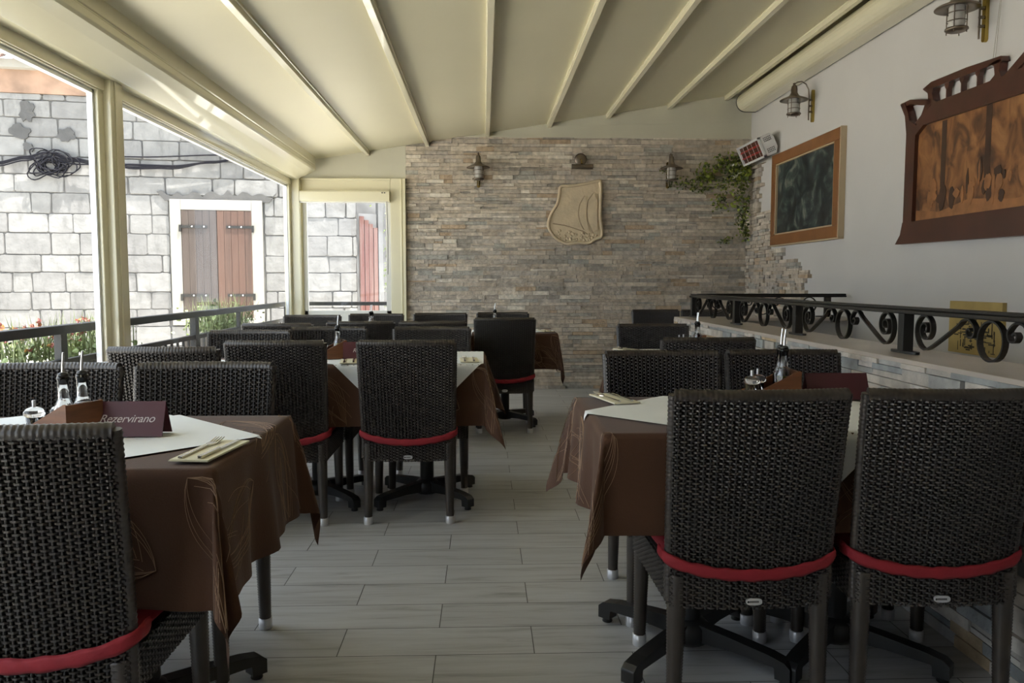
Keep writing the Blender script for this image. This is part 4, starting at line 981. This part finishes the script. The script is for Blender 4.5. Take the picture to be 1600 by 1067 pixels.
def table(cx, cy, a, b, h, label, clabel, peds, ph, ov=None, olabel=None, feathers=True, seed=1, wall=False, am=14.0):
    zt = 0.75
    t = empty('pedestal_table', (cx, cy, 0)); tag(t, label, 'table', 'pedestal dining tables')
    w = MB(); w.box(-a + .004, a - .004, -b + .004, b - .004, 0.718, 0.745); w.build('tabletop', 'framewood', t, bevel=0.004)
    for px in peds:
        w = MB(); w.lathe([(0.030, 0.09), (0.036, 0.12), (0.036, 0.70), (0.12, 0.705), (0.12, 0.717)], 16, Matrix.Translation((px, 0, 0)))
        pe = w.build('pedestal', 'black', t)
        w = MB(); w.lathe([(0.03, 0.028), (0.052, 0.032), (0.062, 0.05), (0.062, 0.088), (0.045, 0.105), (0.03, 0.11)], 16, Matrix.Translation((px, 0, 0))); w.build('hub', 'black', pe)
        for k in range(4):
            an = PI / 4 + k * PI / 2; Mx = Matrix.Translation((px, 0, 0)) @ Matrix.Rotation(an, 4, 'Z')
            w = MB(); w.prism([(0.04, 0.045), (0.04, 0.10), (0.15, 0.092), (0.27, 0.080), (0.318, 0.070), (0.335, 0.056), (0.335, 0.016), (0.290, 0.016), (0.288, 0.048), (0.16, 0.052)],
                            lambda x, z: Mx @ Vector((x, -0.0215, z)), lambda x, z: Mx @ Vector((x, 0.0215, z)))
            ft = w.build('foot', 'black', pe, bevel=0.004)
            w = MB(); w.lathe([(0.016, 0.0), (0.018, 0.003), (0.014, 0.018)], 12, Mx @ Matrix.Translation((0.313, 0, 0))); w.build('glide', 'black', ft)
    # brown cloth
    us, vs = axis_samples(a, h, 0.022), axis_samples(b, h, 0.022)
    w = MB(); V = [drape(u, v, a, b, zt, 0, ph, h, wall, am) for v in vs for u in us]; W_ = len(us)
    w.add(V, [(j * W_ + i, j * W_ + i + 1, (j + 1) * W_ + i + 1, (j + 1) * W_ + i) for j in range(len(vs) - 1) for i in range(W_ - 1)], 0, True)
    if feathers:
        rr = random.Random(seed)
        for (fx, fy, an, L) in ((a - .05, -b - .02, -0.9, 0.34), (a * .45, -b - .03, -2.0, 0.30), (-a + .02, -b + .02, -2.3, 0.36), (-a - .03, b * .3, -2.6, 0.30), (-a * .4, -b - .05, -1.0, .26), (a + .02, b * .4, 0.4, 0.30), (-a, b - .05, 2.4, .34), (a - .03, b - .03, .8, .34), (a - .16, b * .7, -.9, .3), (a - .12, -b - .22, 2.6, .36), (a * .1, -b - .10, -.5, .34), (a + .10, -b * .2, -1.2, .30), (-a - .10, -b * .1, 1.9, .28)):
            for p in feather(fx, fy, an, L, rr):
                q = [drape(x, y, a, b, zt, 0.0015, ph, h, wall, am) for x, y in p if abs(x) < a + h - .004 and abs(y) < b + h - .004]
                if len(q) > 2: w.tube(q, 0.0006, 3, mi=1, cap=False)
    o = w.build('tablecloth', ['cloth', 'thread'], None, loc=(cx, cy, 0)); tag(o, clabel, 'tablecloth', 'brown embroidered tablecloths')
    if ov:
        ox, oy, sd, rot, clip = ov; w = MB(); n = int(sd / 0.02); V = []; ca, sa = math.cos(rot), math.sin(rot)
        for j in range(n + 1):
            for i in range(n + 1):
                x, y = (i / n - .5) * sd, (j / n - .5) * sd; u, v = ox - cx + x * ca - y * sa, oy - cy + x * sa + y * ca
                if clip: u = min(u, a - .003)
                V.append(drape(u, v, a, b, zt, 0.004, ph, h, wall, am))
        F = [(j * (n + 1) + i, j * (n + 1) + i + 1, (j + 1) * (n + 1) + i + 1, (j + 1) * (n + 1) + i) for j in range(n) for i in range(n)]
        if clip: F = [f_ for f_ in F if len({(round(V[q].x, 4), round(V[q].y, 4)) for q in f_}) > 2 and not all(V[q].x > a - .0035 for q in f_)]
        w.add(V, F, 0, True); o = w.build('table_overlay', 'white', None, loc=(cx, cy, 0)); tag(o, olabel, 'tablecloth', 'white overlays on brown cloths')
    return t
Q = PI / 4
table(-1.165, 2.035, 0.585, 0.345, 0.305, 'black pedestal table nearest the windows, carrying the reserved sign', 'brown embroidered cloth on the reserved table in the near corner', (-0.28, 0.28), 0.6,
      (-1.135, 2.04, 0.80, Q, False), 'white overlay set cornerwise under the reserved sign', seed=1)
table(0.878, 2.385, 0.562, 0.335, 0.27, 'black pedestal table between the two nearest right chairs and parapet', 'brown embroidered cloth of the near right table, corner hanging to the aisle', (-0.24, 0.22), 1.9,
      (0.85, 2.385, 0.80, Q, False), 'white overlay cornerwise on the near right table, tip at cloth edge', seed=2, wall=True)
table(-0.585, 4.17, 0.585, 0.345, 0.30, 'black pedestal table behind the central chair', 'brown embroidered cloth on table behind the central chair', (-0.29, 0.28), 3.1,
      (-0.37, 4.17, 0.99, Q, True), 'white overlay hanging at the right of the central chair', seed=3)
table(-1.56, 3.875, 0.345, 0.33, 0.28, 'small pedestal table tucked between post chair and its facing chair', 'brown cloth on small table against the window glazing', (0.0,), 0.2, (-1.56, 3.875, 0.6, Q, False), 'white overlay on small table against window glazing', seed=4)
table(1.09, 4.30, 0.34, 0.335, 0.26, 'small pedestal table beside parapet, middle right', 'brown cloth on the middle right table beside parapet', (0.0,), 1.2, (1.02, 4.30, 0.84, 0.0, False), 'white overlay square on the middle right table', seed=5, wall=True)
table(-1.46, 5.81, 0.34, 0.33, 0.28, 'small pedestal table of third row by outdoor railing', 'brown cloth on the third row table by the outdoor railing', (0.0,), 2.2, (-1.46, 5.81, 0.6, Q, False), 'white overlay on the third row table by railing side', seed=6)
table(-0.62, 6.05, 0.49, 0.335, 0.28, 'pedestal table of third row in front of far window', 'brown cloth on third row table in front of the far window', (0.0,), 2.9, (-0.45, 6.05, 0.8, Q, False), 'white overlay on third row table before the far window', seed=7)
table(0.24, 6.44, 0.33, 0.33, 0.28, 'small pedestal table at the aisle nearest the stone wall', 'brown cloth pointing toward aisle near the stone wall', (-0.07,), 0.9, (0.20, 6.44, 0.62, Q, False), 'white overlay on the aisle table nearest stone wall', seed=8)

# ------------------------------------------------------------------ things on the tables
ZT = 0.757
def make_caddy():
    t = empty('condiment_caddy')       # local: high end towards +x
    def side(y, th=0.006): 
        w = MB(); w.prism([(-0.085, 0.0), (0.085, 0.0), (0.085, 0.092), (0.077, 0.094), (-0.085, 0.012)], lambda x, z: Vector((x, y, z)), lambda x, z: Vector((x, y + th, z))); return w.build('side_panel', 'wood', t)
    side(-0.055); side(0.049)
    w = MB(); w.box(0.079, 0.085, -0.049, 0.049, 0, 0.092); w.build('end_panel', 'wood', t)
    w = MB(); w.box(-0.085, 0.079, -0.049, 0.049, 0.0, 0.006); w.build('base', 'wood', t)
    return t
def make_bottle(liq, fill):
    t = empty('oil_bottle' if liq == 'oil' else 'vinegar_bottle')
    w = MB(); w.lathe([(0.0, 0.0), (0.021, 0.0), (0.023, 0.004), (0.023, 0.075), (0.014, 0.095), (0.0125, 0.10), (0.0125, 0.142), (0.0145, 0.146), (0.0145, 0.152), (0.0105, 0.152), (0.0105, 0.10), (0.020, 0.074), (0.020, 0.006), (0.0, 0.005)], 20); w.build('glass_body', 'glass', t)
    w = MB(); w.lathe([(0.0, 0.0055), (0.0195, 0.0065), (0.0195, fill), (0.0, fill)], 18); w.build('liquid', liq, t)
    w = MB(); w.lathe([(0.0, 0.132), (0.0098, 0.132), (0.0100, 0.152), (0.013, 0.153), (0.011, 0.160), (0.004, 0.163), (0.0, 0.163)], 14); st = w.build('stopper', 'black', t)
    w = MB(); w.tube([(0, 0, 0.16), (0.001, 0, 0.185), (0.004, 0, 0.212)], [0.0036, 0.0032, 0.0026], 8); w.build('spout', 'steel', st)
    return t
def make_shaker(fillm):
    t = empty('salt_shaker' if fillm == 'salt' else 'pepper_mill')
    w = MB(); w.lathe([(0.0, 0.0), (0.017, 0.0), (0.018, 0.004), (0.019, 0.045), (0.0165, 0.045), (0.0155, 0.006), (0.0, 0.005)], 16); w.build('glass_body', 'glass', t)
    w = MB(); w.lathe([(0.0, 0.006), (0.015, 0.006), (0.016, 0.032), (0.0, 0.032)], 14); w.build('filling', fillm, t)
    w = MB(); w.lathe([(0.018, 0.045), (0.025, 0.050), (0.025, 0.058), (0.018, 0.066), (0.008, 0.070), (0.0, 0.070)], 16); ld = w.build('lid', 'glass', t)
    w = MB(); w.tube([(0, 0, 0.068), (0, 0, 0.087)], 0.0045, 8); w.build('knob', 'chrome', ld)
    return t
cad0 = make_caddy(); ob0 = make_bottle('oil', 0.070); vb0 = make_bottle('vinegar', 0.082); ss0 = make_shaker('salt'); pm0 = make_shaker('pepper')
used = {}
def place(o, x, y, z, a, label, cat, group):
    c = o if o.name not in used else copy_tree(o); used[o.name] = 1
    c.location = (x, y, z); c.scale = (1.08,) * 3 if abs(x - 0.945) < 0.12 and 2.4 < y < 2.8 else (1, 1, 1); c.rotation_euler = (0, 0, a); tag(c, label, cat, group)
CAD = [(-1.075, 2.03, -0.38, 'on the reserved table'), (0.945, 2.60, 0.0, 'on the near right table'), (-0.80, 4.10, 0.35, 'on the table left of central chair'), (1.16, 4.45, 0.0, 'on the middle right table'), (-0.90, 6.02, 0.1, 'on the table by far window'), (0.04, 6.42, 0.1, 'behind lone aisle chair')]
for (x, y, a, wh) in CAD:
    def L(u, v): return (x + u * math.cos(a) - v * math.sin(a), y + u * math.sin(a) + v * math.cos(a))
    place(cad0, x, y, ZT, a, 'wooden sloped condiment caddy ' + wh, 'caddy', 'condiment caddies')
    place(ob0, *L(0.045, -0.024), ZT + .007, a, 'glass bottle of yellow oil in caddy ' + wh, 'bottle', 'oil bottles')
    place(vb0, *L(0.053, 0.024), ZT + .007, a + 0.4, 'glass bottle of dark red vinegar in caddy ' + wh, 'bottle', 'vinegar bottles')
    place(ss0, *L(-0.060, -0.022), ZT + .007, a, 'glass salt shaker in caddy ' + wh, 'shaker', 'salt shakers')
    place(pm0, *L(-0.024, 0.024), ZT + .007, a, 'glass pepper shaker in caddy ' + wh, 'shaker', 'pepper shakers')
def card(x, y, a, label, text=True):
    t = empty('reserved_sign', (x, y, ZT), a); tag(t, label, 'sign', 'burgundy reserved signs')
    w = MB(); D, H_, L_ = 0.035, 0.086, 0.105; th = 0.002
    w.prism([(-D, 0), (0, H_), (D, 0), (D - th * 1.6, 0), (0, H_ - th * 2.6), (-D + th * 1.6, 0)], lambda yy, z: Vector((-L_, yy, z)), lambda yy, z: Vector((L_, yy, z))); w.build('card', 'burgundy', t)
    if not text: return
    tx = bpy.data.curves.new('lettering', 'FONT'); tx.body = 'Rezervirano'; tx.size = 0.029; tx.shear = 0.35; tx.extrude = 0.0003; tx.align_x = 'CENTER'; tx.align_y = 'CENTER'; tx.space_character = 0.98
    tx.materials.append(MT['cardtext'])
    tmp = bpy.data.objects.new('lettering_curve', tx); COL.objects.link(tmp); bpy.context.view_layer.update()
    me = bpy.data.meshes.new_from_object(tmp.evaluated_get(bpy.context.evaluated_depsgraph_get())); bpy.data.objects.remove(tmp)
    o = bpy.data.objects.new('lettering', me); COL.objects.link(o); o.parent = t
    an = math.atan2(H_, D)
    o.location = (0.012, -D * 0.48 - 0.0008, H_ * 0.50); o.rotation_euler = (an, 0, 0)
card(-0.925, 2.06, 0.0, 'burgundy tent card reading Rezervirano on the reserved table')
card(-0.615, 4.08, 0.15, 'burgundy reserved card on table behind central chair, partly hidden')
card(1.185, 2.62, PI, 'plain back of a dark burgundy card beside caddy at the parapet', text=False)
def setting(x, y, a, where):
    n = empty('napkin', (x, y, ZT), a)
    w = MB(); w.box(-0.045, 0.045, -0.11, 0.11, 0.0, 0.0022); w.box(-0.043, 0.045, -0.108, 0.11, 0.0026, 0.0040); w.build('folded_layer', 'napkin', n); tag(n, 'cream folded paper napkin ' + where, 'napkin', 'folded napkins')
    f = empty('fork', (x, y, ZT + .005), a); tag(f, 'steel fork lying on the napkin ' + where, 'fork', 'forks')
    w = MB(); hz = 0.0015
    w.prism([(-0.028, -0.10), (-0.019, -0.10), (-0.0215, 0.03), (-0.014, 0.045), (-0.012, 0.062), (-0.035, 0.062), (-0.033, 0.045), (-0.0255, 0.03)], lambda X, Y: Vector((X, Y, 0)), lambda X, Y: Vector((X, Y, 0.0025 + hz)))
    w.build('handle', 'steel', f)
    for k in range(4):
        w = MB(); xx = -0.0335 + k * 0.0067; w.tube([(xx, 0.060, 0.002), (xx, 0.08, 0.005), (xx, 0.10, 0.009)], [0.0018, 0.0016, 0.0010], 5); w.build('tine', 'steel', f)
    k_ = empty('knife', (x, y, ZT + .005), a); tag(k_, 'steel table knife lying on the napkin ' + where, 'knife', 'table knives')
    w = MB(); w.prism([(0.016, -0.10), (0.026, -0.10), (0.025, 0.0), (0.017, 0.0)], lambda X, Y: Vector((X, Y, 0)), lambda X, Y: Vector((X, Y, 0.006))); w.build('handle', 'steel', k_, bevel=0.002)
    w = MB(); w.prism([(0.018, 0.0), (0.026, 0.0), (0.029, 0.06), (0.024, 0.10), (0.018, 0.105)], lambda X, Y: Vector((X, Y, 0.002)), lambda X, Y: Vector((X, Y, 0.0032))); w.build('blade', 'steel', k_)
setting(-0.635, 1.845, -0.12, 'at the end of the reserved table')
setting(0.435, 2.63, 0.25, 'at the aisle end of the near right table')
setting(-0.665, 3.93, 0.15, 'between the two chairs of the central table')
setting(-0.075, 3.965, 0.05, 'to the right of the central chair')
setting(0.83, 4.52, 0.3, 'at the aisle end of the middle right table')
setting(0.485, 6.32, 0.2, 'beside the lone aisle chair')
